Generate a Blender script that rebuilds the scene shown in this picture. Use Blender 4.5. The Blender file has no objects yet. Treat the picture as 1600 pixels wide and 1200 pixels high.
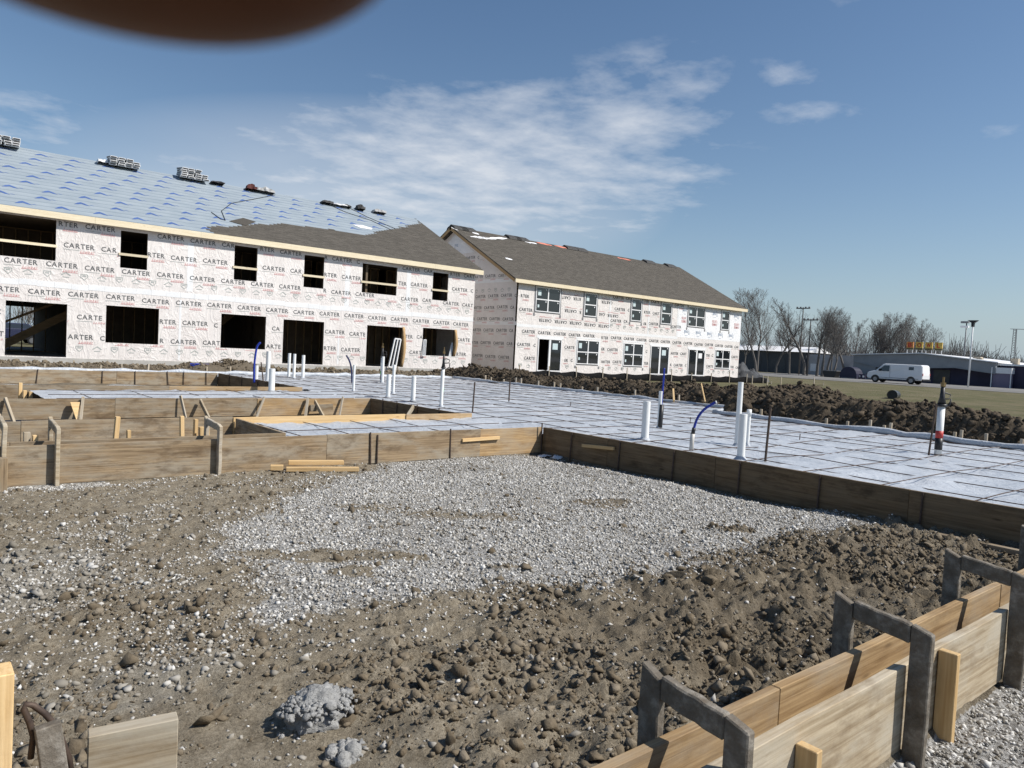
import bpy, math, random
import numpy as np
from mathutils import Vector, Matrix
R = math.radians
sc = bpy.context.scene
COL = sc.collection
random.seed(7)
rng = np.random.default_rng(11)

# ------------------------------------------------------------------ camera, sky, sun, exposure
EYE = 1.67                       # metres above the gravel pad; x runs along the house fronts, y away from them
F_PX, ROLL, PITCH, HEAD = 1150.0, R(2.98), R(2.64), R(50.2)
SUN_AZ, SUN_EL = R(-52), R(46)   # direction towards the sun, measured from +x
fh = np.array([math.cos(HEAD), math.sin(HEAD), 0.]); rt = np.array([math.sin(HEAD), -math.cos(HEAD), 0.]); zz = np.array([0, 0, 1.])
fwd = fh*math.cos(PITCH) - zz*math.sin(PITCH); u0 = zz*math.cos(PITCH) + fh*math.sin(PITCH)
cr = rt*math.cos(ROLL) + u0*math.sin(ROLL); cu = u0*math.cos(ROLL) - rt*math.sin(ROLL)
cam = bpy.data.cameras.new('camera'); camo = bpy.data.objects.new('camera', cam); COL.objects.link(camo)
cam.sensor_width = 36; cam.lens = F_PX/1600*36; cam.clip_start = 0.005; cam.clip_end = 6000
camo.matrix_world = Matrix(((cr[0], cu[0], -fwd[0], 0), (cr[1], cu[1], -fwd[1], 0), (cr[2], cu[2], -fwd[2], EYE), (0, 0, 0, 1)))
cam.dof.use_dof = True; cam.dof.focus_distance = 11; cam.dof.aperture_fstop = 22
sc.camera = camo
sc.view_settings.view_transform = 'Standard'; sc.view_settings.look = 'None'; sc.view_settings.gamma = 1
sc.view_settings.exposure = 0.22
sc.render.engine = 'CYCLES'

sund = bpy.data.lights.new('sun', 'SUN'); sund.energy = 5.0; sund.angle = R(0.53); sund.color = (1.0, 0.955, 0.885)
suno = bpy.data.objects.new('sun', sund); COL.objects.link(suno)
sdir = Vector((math.cos(SUN_AZ)*math.cos(SUN_EL), math.sin(SUN_AZ)*math.cos(SUN_EL), math.sin(SUN_EL)))
suno.rotation_euler = sdir.to_track_quat('Z', 'Y').to_euler(); suno.location = (20, -30, 40)

w = bpy.data.worlds.new('World'); sc.world = w; w.use_nodes = True
nt = w.node_tree; N = nt.nodes; L = nt.links; N.clear()
def nn(t, **kw):
    n = N.new(t)
    for k, v in kw.items(): setattr(n, k, v)
    return n
def wmath(op, a, b=None, c=None, clamp=False):
    n = N.new('ShaderNodeMath'); n.operation = op; n.use_clamp = clamp
    for i, v in enumerate((a, b, c)):
        if v is None: continue
        if isinstance(v, (int, float)): n.inputs[i].default_value = v
        else: L.new(v, n.inputs[i])
    return n.outputs[0]
out = nn('ShaderNodeOutputWorld'); bg = nn('ShaderNodeBackground'); bg.inputs['Strength'].default_value = 0.090
sky = nn('ShaderNodeTexSky'); sky.sky_type = 'NISHITA'; sky.sun_disc = False
sky.sun_elevation = SUN_EL; sky.sun_rotation = math.pi/2 - SUN_AZ
sky.altitude = 250; sky.air_density = 1.0; sky.dust_density = 0.7; sky.ozone_density = 1.25
tcw = nn('ShaderNodeTexCoord'); sep = nn('ShaderNodeSeparateXYZ'); L.new(tcw.outputs['Generated'], sep.inputs[0])
az = wmath('ARCTAN2', sep.outputs[1], sep.outputs[0]); el = wmath('ARCSINE', sep.outputs[2])
azd = wmath('MULTIPLY', az, 57.2958); eld = wmath('MULTIPLY', el, 57.2958)
# wind-drawn cloud texture on a flat layer overhead
inv = wmath('DIVIDE', 1.0, wmath('MAXIMUM', wmath('ADD', sep.outputs[2], 0.06), 0.02))
cx = wmath('MULTIPLY', sep.outputs[0], inv); cy = wmath('MULTIPLY', sep.outputs[1], inv)
comb = nn('ShaderNodeCombineXYZ'); L.new(cx, comb.inputs[0]); L.new(cy, comb.inputs[1])
n1 = nn('ShaderNodeTexNoise'); n1.inputs['Scale'].default_value = 3.6; n1.inputs['Detail'].default_value = 10; n1.inputs['Roughness'].default_value = 0.60; n1.inputs['Distortion'].default_value = 0.1
L.new(comb.outputs[0], n1.inputs['Vector'])
n2 = nn('ShaderNodeTexNoise'); n2.inputs['Scale'].default_value = 0.55; n2.inputs['Detail'].default_value = 4
L.new(comb.outputs[0], n2.inputs['Vector'])
def patch(a0, e0, wa, we, tilt):   # a bank of cloud centred on an azimuth / elevation of the real sky, in degrees
    da = wmath('SUBTRACT', azd, a0); de = wmath('SUBTRACT', wmath('SUBTRACT', eld, e0), wmath('MULTIPLY', da, tilt))
    q = wmath('ADD', wmath('POWER', wmath('ABSOLUTE', wmath('DIVIDE', da, wa)), 2.0), wmath('POWER', wmath('ABSOLUTE', wmath('DIVIDE', de, we)), 2.0))
    return wmath('MAXIMUM', wmath('SUBTRACT', 1.0, q), 0.0)
m = wmath('MULTIPLY', patch(55, 12.9, 25, 8.2, -0.10), 1.10)
for a0, e0, wa, we, tl, g in ((44, 16.5, 12, 6.5, -0.25, 0.85), (86, 11.8, 9, 3.4, -0.22, 0.62), (67, 10, 17, 6, -0.05, 0.8), (29.5, 17.5, 5.5, 1.4, 0.1, 0.60), (31, 20, 4.0, 1.8, 0.3, 0.52), (28, 24.5, 4.5, 1.2, 0.02, 0.40), (17.5, 15.5, 2.0, 0.8, -0.1, 0.4)):
    m = wmath('MAXIMUM', m, wmath('MULTIPLY', patch(a0, e0, wa, we, tl), g))
far = wmath('MULTIPLY', wmath('SUBTRACT', n2.outputs[0], 0.62, clamp=True), 2.0)     # scattered cloud over the rest of the sky
outv = wmath('GREATER_THAN', wmath('ABSOLUTE', wmath('SUBTRACT', azd, 50)), 50)
m = wmath('MAXIMUM', m, wmath('MULTIPLY', far, outv))
cl = wmath('MULTIPLY', wmath('SUBTRACT', wmath('ADD', wmath('MULTIPLY', n1.outputs[0], 1.15), wmath('MULTIPLY', m, 0.55)), 0.78), 1.75, clamp=True)
cl = wmath('MULTIPLY', cl, wmath('MULTIPLY', m, 2.2, clamp=True))
veil = wmath('MULTIPLY', wmath('MULTIPLY', patch(62, 10.5, 24, 7.5, -0.05), n2.outputs[0]), 0.85)
cl = wmath('MAXIMUM', wmath('MULTIPLY', cl, 0.80), veil)
mixc = nn('ShaderNodeMix'); mixc.data_type = 'RGBA'
hs = nn('ShaderNodeHueSaturation'); hs.inputs['Saturation'].default_value = 1.13; hs.inputs['Value'].default_value = 1.0
L.new(sky.outputs[0], hs.inputs['Color'])
lowh = nn('ShaderNodeMix'); lowh.data_type = 'RGBA'     # pale horizon air, the same all the way round
L.new(wmath('MULTIPLY', wmath('POWER', 2.71828, wmath('DIVIDE', wmath('MAXIMUM', eld, 0.0), -6.5)), 0.9), lowh.inputs[0]); L.new(hs.outputs[0], lowh.inputs[6]); lowh.inputs[7].default_value = (3.5, 4.55, 5.6, 1)
L.new(cl, mixc.inputs[0]); L.new(lowh.outputs[2], mixc.inputs[6]); mixc.inputs[7].default_value = (7.2, 7.5, 8.0, 1)
L.new(mixc.outputs[2], bg.inputs['Color']); L.new(bg.outputs[0], out.inputs['Surface'])

# ------------------------------------------------------------------ where a sight line meets a real plane of the site
def ray(x, y):
    d = fwd*F_PX + cr*(x-800) - cu*(y-600); return d/np.linalg.norm(d)
C0 = np.array([0, 0, EYE])
def pz(x, y, z): d = ray(x, y); return C0 + d*((z-EYE)/d[2])
def py(x, y, Y): d = ray(x, y); return C0 + d*(Y/d[1])
def px(x, y, X): d = ray(x, y); return C0 + d*(X/d[0])

# ------------------------------------------------------------------ mesh helpers
class MB:
    def __init__(s): s.v = []; s.f = []; s.m = []
    def add(s, vs, fs, mi=0):
        o = len(s.v); s.v.extend([tuple(map(float, q)) for q in vs]); s.f.extend([tuple(i+o for i in f) for f in fs]); s.m.extend([mi]*len(fs))
    def box(s, a, b, mi=0):
        x0, y0, z0 = a; x1, y1, z1 = b
        s.add([(x0,y0,z0),(x1,y0,z0),(x1,y1,z0),(x0,y1,z0),(x0,y0,z1),(x1,y0,z1),(x1,y1,z1),(x0,y1,z1)],
              [(0,3,2,1),(4,5,6,7),(0,1,5,4),(1,2,6,5),(2,3,7,6),(3,0,4,7)], mi)
    def beam(s, p, q, w_, h_, up=(0,0,1), mi=0):
        p = Vector(p); q = Vector(q); d = (q-p).normalized(); u = Vector(up)
        sx = d.cross(u); sx = sx.normalized() if sx.length > 1e-6 else Vector((1,0,0)); u = sx.cross(d)
        vs = [c + sx*a*w_/2 + u*b*h_/2 for c in (p, q) for a, b in ((-1,-1),(1,-1),(1,1),(-1,1))]
        s.add(vs, [(3,2,1,0),(4,5,6,7),(0,1,5,4),(1,2,6,5),(2,3,7,6),(3,0,4,7)], mi)
    def tube(s, pts, rad, n=8, cap=True, mi=0):
        pts = [Vector(q) for q in pts]; rad = [rad]*len(pts) if isinstance(rad, (int, float)) else rad
        vs = []; fs = []; ref = None
        for i, q in enumerate(pts):
            d = (pts[min(i+1, len(pts)-1)] - pts[max(i-1, 0)]).normalized()
            if ref is None: ref = Vector((0,0,1)) if abs(d.z) < .9 else Vector((1,0,0))
            a = d.cross(ref).normalized(); b = a.cross(d).normalized(); ref = b
            for k in range(n):
                t = 2*math.pi*k/n; vs.append(q + (a*math.cos(t) + b*math.sin(t))*rad[i])
        for i in range(len(pts)-1):
            for k in range(n): fs.append((i*n+k, i*n+(k+1)%n, (i+1)*n+(k+1)%n, (i+1)*n+k))
        if cap: fs.append(tuple(range(n))[::-1]); fs.append(tuple((len(pts)-1)*n+k for k in range(n)))
        s.add(vs, fs, mi)
    def prism(s, poly, axis, t0, t1, mi=0):       # polygon in the two other axes, extruded along axis
        n = len(poly); vs = []
        for t in (t0, t1):
            for a, b in poly:
                vs.append({'x': (t, a, b), 'y': (a, t, b), 'z': (a, b, t)}[axis])
        fs = [tuple(range(n)), tuple(range(2*n-1, n-1, -1))] + [(i, i+n, (i+1) % n+n, (i+1) % n) for i in range(n)]
        s.add(vs, fs, mi)
    def build(s, name, mats, parent=None, smooth=False, bevel=0, loc=None, rotz=0, fixn=True):
        me = bpy.data.meshes.new(name); me.from_pydata(s.v, [], s.f)
        mats = mats if isinstance(mats, (list, tuple)) else [mats]
        for q in mats: me.materials.append(q)
        if len(mats) > 1: me.polygons.foreach_set('material_index', s.m)
        if fixn:
            import bmesh
            bm = bmesh.new(); bm.from_mesh(me); bmesh.ops.recalc_face_normals(bm, faces=bm.faces); bm.to_mesh(me); bm.free()
        if smooth: me.polygons.foreach_set('use_smooth', [True]*len(me.polygons))
        me.update()
        o = bpy.data.objects.new(name, me); COL.objects.link(o)
        if loc is not None: o.location = loc
        if rotz: o.rotation_euler.z = rotz
        if parent: o.parent = parent
        if bevel:
            bv = o.modifiers.new('bevel', 'BEVEL'); bv.width = bevel; bv.segments = 1; bv.limit_method = 'ANGLE'
        return o
def np_mesh(name, verts, faces, material, parent=None, smooth=False, fattr=None, vattr=None):
    me = bpy.data.meshes.new(name); nv = len(verts); nf, k = faces.shape
    me.vertices.add(nv); me.vertices.foreach_set('co', verts.astype(np.float32).ravel())
    me.loops.add(nf*k); me.loops.foreach_set('vertex_index', faces.astype(np.int32).ravel())
    me.polygons.add(nf); me.polygons.foreach_set('loop_start', np.arange(0, nf*k, k, dtype=np.int32)); me.polygons.foreach_set('loop_total', np.full(nf, k, np.int32))
    me.update(calc_edges=True)
    if smooth: me.polygons.foreach_set('use_smooth', np.ones(nf, bool))
    for nm, arr in (fattr or {}).items():
        a = me.attributes.new(nm, 'FLOAT', 'FACE'); a.data.foreach_set('value', arr.astype(np.float32))
    for nm, arr in (vattr or {}).items():
        a = me.attributes.new(nm, 'FLOAT', 'POINT'); a.data.foreach_set('value', arr.astype(np.float32))
    me.materials.append(material)
    o = bpy.data.objects.new(name, me); COL.objects.link(o)
    if parent: o.parent = parent
    return o
def tag(o, label=None, cat=None, group=None, kind=None):
    if label: o['label'] = label
    if cat: o['category'] = cat
    if group: o['group'] = group
    if kind: o['kind'] = kind
    return o
def thing(name, label, cat, loc=(0,0,0), group=None, rotz=0):
    o = bpy.data.objects.new(name, None); COL.objects.link(o); o.location = loc; o.rotation_euler.z = rotz; o.empty_display_size = .1
    return tag(o, label, cat, group)
def copy_tree(o, parent=None):
    c = o.copy(); COL.objects.link(c); c.parent = parent
    for ch in [q for q in COL.objects if q.parent == o]: copy_tree(ch, c)
    return c

# ------------------------------------------------------------------ materials
class NT:
    def __init__(s, name):
        s.m = bpy.data.materials.new(name); s.m.use_nodes = True; s.t = s.m.node_tree; s.n = s.t.nodes; s.l = s.t.links
        s.b = s.n['Principled BSDF']; s.tc = s.n.new('ShaderNodeTexCoord'); s.oi = s.n.new('ShaderNodeObjectInfo')
    def link(s, a, b): s.l.new(a, b)
    def vec(s, scale=(1,1,1), src='Object', rnd=True):
        mp = s.n.new('ShaderNodeMapping'); mp.inputs['Scale'].default_value = scale
        if rnd:
            a = s.n.new('ShaderNodeVectorMath'); a.operation = 'ADD'
            mu = s.n.new('ShaderNodeMath'); mu.operation = 'MULTIPLY'; mu.inputs[1].default_value = 37.
            s.link(s.oi.outputs['Random'], mu.inputs[0]); s.link(s.tc.outputs[src], a.inputs[0]); s.link(mu.outputs[0], a.inputs[1]); s.link(a.outputs[0], mp.inputs['Vector'])
        else: s.link(s.tc.outputs[src], mp.inputs['Vector'])
        return mp.outputs[0]
    def noise(s, vec, scale=5, detail=5, rough=.55, dist=0):
        q = s.n.new('ShaderNodeTexNoise'); q.inputs['Scale'].default_value = scale; q.inputs['Detail'].default_value = detail; q.inputs['Roughness'].default_value = rough; q.inputs['Distortion'].default_value = dist
        s.link(vec, q.inputs['Vector']); return q.outputs[0]
    def voro(s, vec, scale=5, feature='F1', out='Distance'):
        q = s.n.new('ShaderNodeTexVoronoi'); q.feature = feature; q.inputs['Scale'].default_value = scale; s.link(vec, q.inputs['Vector']); return q.outputs[out]
    def ramp(s, fac, stops):
        q = s.n.new('ShaderNodeValToRGB'); e = q.color_ramp.elements
        while len(e) < len(stops): e.new(.5)
        for i, (p, c) in enumerate(stops): e[i].position = p; e[i].color = (*c, 1) if len(c) == 3 else c
        s.link(fac, q.inputs[0]); return q.outputs[0]
    def mix(s, fac, a, b, mode='MIX'):
        q = s.n.new('ShaderNodeMix'); q.data_type = 'RGBA'; q.blend_type = mode
        for i, v in ((0, fac), (6, a), (7, b)):
            if isinstance(v, (int, float)): q.inputs[i].default_value = v
            elif isinstance(v, tuple): q.inputs[i].default_value = (*v, 1)
            else: s.link(v, q.inputs[i])
        return q.outputs[2]
    def math(s, op, a, b=0., clamp=False):
        q = s.n.new('ShaderNodeMath'); q.operation = op; q.use_clamp = clamp
        for i, v in ((0, a), (1, b)):
            if isinstance(v, (int, float)): q.inputs[i].default_value = v
            else: s.link(v, q.inputs[i])
        return q.outputs[0]
    def attr(s, nm):
        q = s.n.new('ShaderNodeAttribute'); q.attribute_name = nm; return q.outputs['Fac']
    def bump(s, h, strength=.5, dist=.01):
        q = s.n.new('ShaderNodeBump'); q.inputs['Strength'].default_value = strength; q.inputs['Distance'].default_value = dist
        s.link(h, q.inputs['Height'])
        prev = s.b.inputs['Normal'].links
        if prev: s.link(prev[0].from_socket, q.inputs['Normal'])
        s.link(q.outputs[0], s.b.inputs['Normal'])
    def col(s, c):
        if isinstance(c, tuple): s.b.inputs['Base Color'].default_value = (*c, 1)
        else: s.link(c, s.b.inputs['Base Color'])
    def set(s, rough=.7, metal=0, spec=.5):
        s.b.inputs['Roughness'].default_value = rough; s.b.inputs['Metallic'].default_value = metal; s.b.inputs['Specular IOR Level'].default_value = spec
        return s.m
def mat_n(name, c1, c2, scale=6, rough=.7, metal=0, bump=.2, bdist=.004, stretch=(1,1,1), spec=.4, detail=5):
    t = NT(name); v = t.vec(stretch); n = t.noise(v, scale, detail); t.col(t.ramp(n, ((.3, c1), (.7, c2))))
    if bump: t.bump(t.noise(v, scale*4, 4), bump, bdist)
    return t.set(rough, metal, spec)
def mat_wood(name, dark, lite, grey, greyamt=.5, rough=.8, stain=(.12,.075,.04), stainamt=.5):
    t = NT(name); g = t.noise(t.vec((.9, 16, 16)), 2.2, 6, .6, .6)
    g2 = t.noise(t.vec((.35, 60, 60)), 1.4, 4, .6, .3); g = t.math('ADD', t.math('MULTIPLY', g, .6), t.math('MULTIPLY', g2, .4))
    base = t.ramp(g, ((.36, dark), (.62, lite)))
    b = t.noise(t.vec((1.1, 3.2, 3.2)), 1.6, 6, .65)
    base = t.mix(t.math('MULTIPLY', t.ramp(b, ((.42, (0,0,0)), (.62, (1,1,1)))), greyamt), base, grey)
    s2 = t.noise(t.vec((2.0, 5, 5)), 1.1, 5, .7)
    base = t.mix(t.math('MULTIPLY', t.ramp(s2, ((.52, (0,0,0)), (.72, (1,1,1)))), stainamt), base, stain)
    k = t.voro(t.vec((1.6, 6, 6)), 1.0)
    base = t.mix(t.ramp(k, ((.03, (.75,.75,.75)), (.09, (0,0,0)))), base, stain)
    vv = t.math('ADD', t.math('MULTIPLY', t.oi.outputs['Random'], .35), .82)
    hsv = t.n.new('ShaderNodeHueSaturation'); t.link(base, hsv.inputs['Color']); t.link(vv, hsv.inputs['Value'])
    t.col(hsv.outputs[0]); t.bump(g, .5, .004); t.bump(t.noise(t.vec(), 60, 3), .25, .002)
    return t.set(rough, 0, .25)
M = {}
M['board'] = mat_wood('weathered_form_lumber', (.14,.095,.056), (.35,.26,.16), (.32,.285,.225), .75, stain=(.10,.066,.038), stainamt=.9)
M['board_dark'] = mat_wood('shade_toned_form_lumber', (.085,.055,.030), (.20,.14,.08), (.17,.13,.085), .5, stain=(.05,.032,.018), stainamt=.8)  # form lumber darkened for boards facing away from the sun; shade in the colour
M['board_tan'] = mat_wood('tan_form_lumber', (.22,.135,.062), (.46,.32,.17), (.36,.31,.24), .5, stain=(.16,.10,.05), stainamt=.5)
M['board_pale'] = mat_wood('cement_washed_lumber', (.23,.17,.10), (.46,.385,.275), (.42,.385,.315), .7, stain=(.17,.12,.07), stainamt=.75)
M['pine'] = mat_wood('fresh_pine', (.50,.32,.14), (.68,.49,.26), (.60,.46,.28), .3, stain=(.34,.20,.09), stainamt=.25)
M['fascia'] = mat_wood('spruce_fascia', (.66,.55,.37), (.80,.72,.54), (.74,.66,.50), .4, stain=(.5,.36,.2), stainamt=.2)
M['stud'] = mat_wood('framing_stud', (.30,.20,.10), (.44,.31,.18), (.34,.27,.18), .3)
t = NT('cement_crusted_wood'); v = t.vec()
n = t.noise(v, 14, 7, .7); t.col(t.mix(t.ramp(t.noise(t.vec((2,9,9)), 3, 5), ((.40,(0,0,0)),(.75,(.55,.55,.55)))), t.ramp(n, ((.25,(.085,.074,.060)),(.5,(.165,.147,.122)),(.75,(.36,.335,.295)))), (.11,.083,.058)))
t.bump(n, .9, .012); t.bump(t.noise(v, 90, 3), .4, .003); M['cement'] = t.set(.95, 0, .15)
M['steel'] = mat_n('rusty_steel_rod', (.055,.040,.034), (.12,.085,.065), 30, .65, .4, .3, .002)
M['rebar'] = mat_n('rebar', (.05,.034,.028), (.11,.07,.052), 22, .75, .2, .2, .001)
M['pvc'] = mat_n('white_pvc', (.70,.71,.70), (.78,.78,.76), 4, .38, 0, .05, .002)
M['black'] = mat_n('black_plastic', (.012,.012,.013), (.03,.03,.032), 20, .45, 0, .15, .002)
M['blue'] = mat_n('blue_hose', (.012,.028,.26), (.02,.045,.36), 8, .4, 0, .05, .001)
M['red'] = mat_n('red_tape', (.40,.03,.03), (.50,.06,.05), 8, .5)
M['green'] = mat_n('green_tape', (.06,.42,.12), (.09,.50,.18), 8, .5)
M['brass'] = mat_n('tarnished_brass', (.18,.12,.05), (.30,.21,.10), 20, .45, .7)
M['paper'] = mat_n('white_paper', (.72,.73,.75), (.8,.8,.8), 6, .7)
M['concrete'] = mat_n('slab_concrete', (.34,.33,.31), (.46,.45,.42), 3, .9, 0, .3)
M['ink'] = mat_n('black_print', (.085,.088,.09), (.14,.143,.145), 3, .7, 0, 0)
M['inkred'] = mat_n('red_print', (.60,.30,.29), (.66,.38,.37), 3, .6, 0, 0)
M['inkgrn'] = mat_n('grey_green_print', (.36,.39,.37), (.44,.46,.44), 3, .6, 0, 0)
M['inkblu'] = mat_n('blue_print', (.16,.24,.36), (.24,.32,.44), 3, .6, 0, 0)
M['logo'] = mat_n('underlayment_logo', (.05,.10,.27), (.08,.14,.33), 2, .6, 0, 0)
M['tape'] = mat_n('white_seam_tape', (.72,.73,.74), (.80,.80,.80), 3, .45, 0, .2, .006)
def wrapmat(name, c1, c2):
    t = NT(name); v = t.vec((1,1,1), rnd=False)
    n = t.noise(v, 1.3, 5, .6); t.col(t.ramp(n, ((.3, c1), (.7, c2))))
    w1 = t.noise(t.vec((1.0, 1, .45), rnd=False), 2.2, 3, .5, 2.2); w2 = t.noise(v, 7, 4, .55, 1.5)
    rid = t.math('ABSOLUTE', t.math('SUBTRACT', w1, .5)); rid = t.math('POWER', t.math('SUBTRACT', 1., t.math('MULTIPLY', rid, 5.), True), 3.)
    t.bump(rid, .34, .035); t.bump(w2, .26, .022)
    t.b.inputs['Sheen Weight'].default_value = .0
    return t.set(.55, 0, .3)
M['wrap'] = wrapmat('house_wrap', (.67,.63,.605), (.75,.715,.69))
M['wrapw'] = wrapmat('white_house_wrap', (.76,.77,.79), (.83,.83,.84))
t = NT('roof_underlayment'); v = t.vec((1,1,1), rnd=False)
st = t.n.new('ShaderNodeSeparateXYZ'); t.link(t.tc.outputs['UV'], st.inputs[0])
lap = t.math('FRACT', t.math('MULTIPLY', st.outputs[1], 1/.40)); lap = t.ramp(lap, ((.0,(.85,.85,.85)),(.22,(.1,.1,.1)),(.95,(0,0,0))))
n = t.noise(t.vec((.5,1,1), rnd=False), 2.4, 5); t.col(t.mix(lap, t.ramp(n, ((.3,(.255,.30,.335)),(.7,(.325,.37,.40)))), (.14,.18,.22)))
t.bump(n, .3, .03); M['under'] = t.set(.5, 0, .35)
t = NT('asphalt_shingle'); v = t.vec((1,1,1), rnd=False)
br = t.n.new('ShaderNodeTexBrick'); br.inputs['Scale'].default_value = 1; br.inputs['Brick Width'].default_value = .32; br.inputs['Row Height'].default_value = .14; br.inputs['Mortar Size'].default_value = .006
br.inputs['Color1'].default_value = (.075,.068,.058,1); br.inputs['Color2'].default_value = (.135,.122,.104,1); br.inputs['Mortar'].default_value = (.05,.046,.04,1)
t.link(t.tc.outputs['UV'], br.inputs['Vector'])
sp = t.noise(t.vec((1,1,1), rnd=False), 45, 3, .7)
t.col(t.mix(.45, br.outputs[0], t.ramp(sp, ((.3,(.05,.046,.04)),(.7,(.17,.155,.135)))))); t.bump(sp, .4, .01); M['shingle'] = t.set(.95, 0, .15)
t = NT('vapour_barrier_film'); v = t.vec((1,1,1), rnd=False)
n = t.noise(v, .9, 6, .6); n3 = t.noise(v, 5, 5, .6, .8)
t.col(t.mix(t.ramp(n3, ((.45,(0,0,0)),(.7,(.5,.5,.5)))), t.ramp(n, ((.3,(.34,.37,.41)),(.7,(.45,.475,.51)))), (.60,.62,.64)))  # lighter blotches paint sun glints into the film colour
wk = t.math('ABSOLUTE', t.math('SUBTRACT', t.noise(t.vec((1,.6,1), rnd=False), 2.6, 4, .6, 1.8), .5)); wk = t.math('POWER', t.math('SUBTRACT', 1., t.math('MULTIPLY', wk, 6.), True), 2.5)
t.bump(n3, .3, .04); t.bump(wk, .28, .04); t.bump(t.noise(v, 28, 4, .6, 1), .2, .008); M['film'] = t.set(.42, 0, .45)
t = NT('window_glass'); t.col((.012,.015,.018)); t.bump(t.noise(t.vec(), 1.2, 2), .04, .02); M['glass'] = t.set(.03, 0, .9)
M['vinyl'] = mat_n('white_vinyl_frame', (.74,.75,.76), (.80,.80,.80), 4, .35, 0, 0)
M['flash'] = mat_n('grey_flashing_tape', (.16,.16,.165), (.24,.24,.245), 6, .55, 0, .1)
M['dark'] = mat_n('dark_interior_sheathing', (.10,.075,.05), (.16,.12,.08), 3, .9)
M['osb'] = mat_n('osb_edge', (.38,.25,.12), (.5,.34,.18), 20, .85)
M['silt'] = mat_n('black_silt_fabric', (.006,.006,.007), (.016,.016,.016), 12, .9, 0, .4, .01, spec=.05)
M['stakegrey'] = mat_wood('grey_stake', (.30,.25,.18), (.48,.41,.31), (.44,.41,.36), .6)

# ------------------------------------------------------------------ noise in numpy
def vnoise(x, y, seed=0):
    xi = np.floor(x).astype(np.int64); yi = np.floor(y).astype(np.int64); fx = x-xi; fy = y-yi
    fx = fx*fx*(3-2*fx); fy = fy*fy*(3-2*fy)
    def h(a, b):
        n = (a*374761393 + b*668265263 + seed*974711) & 0xffffffff
        n = ((n ^ (n >> 13))*1274126177) & 0xffffffff
        return ((n ^ (n >> 16)) & 0xffff)/65535.
    return (h(xi, yi)*(1-fx) + h(xi+1, yi)*fx)*(1-fy) + (h(xi, yi+1)*(1-fx) + h(xi+1, yi+1)*fx)*fy
def fbm(x, y, sc_, octv=4, seed=0, gain=.5):
    s_ = 0; a = 1; tot = 0
    for i in range(octv): s_ = s_ + a*vnoise(x*sc_*2**i + 17.3*i, y*sc_*2**i - 9.1*i, seed+i); tot += a; a *= gain
    return s_/tot
def worley(x, y, sc_, seed=0):
    xx, yy = x*sc_, y*sc_; xi = np.floor(xx).astype(np.int64); yi = np.floor(yy).astype(np.int64)
    def h(a, b, k):
        n = (a*374761393 + b*668265263 + (seed*7+k)*974711) & 0xffffffff
        n = ((n ^ (n >> 13))*1274126177) & 0xffffffff
        return ((n ^ (n >> 16)) & 0xffff)/65535.
    d1 = np.full(x.shape, 9.); cv = np.zeros(x.shape)
    for i in (-1, 0, 1):
        for j in (-1, 0, 1):
            a, b = xi+i, yi+j; d = np.hypot(xx-a-h(a, b, 1), yy-b-h(a, b, 2)); m_ = d < d1; d1 = np.where(m_, d, d1); cv = np.where(m_, h(a, b, 3), cv)
    return d1, cv
def sstep(a, b, x): q = np.clip((x-a)/(b-a), 0, 1); return q*q*(3-2*q)
def inpoly(x, y, P):
    r = np.zeros(x.shape, bool); n = len(P)
    for i in range(n):
        x0, y0 = P[i]; x1, y1 = P[(i+1) % n]
        if y0 == y1: continue
        c = ((y0 > y) != (y1 > y)) & (x < (x1-x0)*(y-y0)/(y1-y0) + x0); r ^= c
    return r
GP = [pz(*q, 0)[:2] for q in ((640,712),(590,735),(500,760),(430,790),(350,828),(330,862),(398,885),(425,915),(392,955),(340,1010),(470,988),(560,966),(640,950),(690,944),(740,932),(800,912),(880,935),(950,925),(1060,902),(1150,884),(1225,864),(1285,838),(1330,820),(1440,845))] + [(8.1, 3.4), (8.1, 8.9), (5.6, 8.9)]
MUDP = [(575,870,1.0,.10,.9),(470,872,.9,.11,.9),(800,892,.45,.06,.8),(720,808,1.1,.16,.6),(945,788,.9,.2,.75),(1110,762,.6,.18,.6),(560,795,.7,.1,.5),(1140,830,.6,.10,.8),(545,900,.35,.08,.8)]
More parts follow.
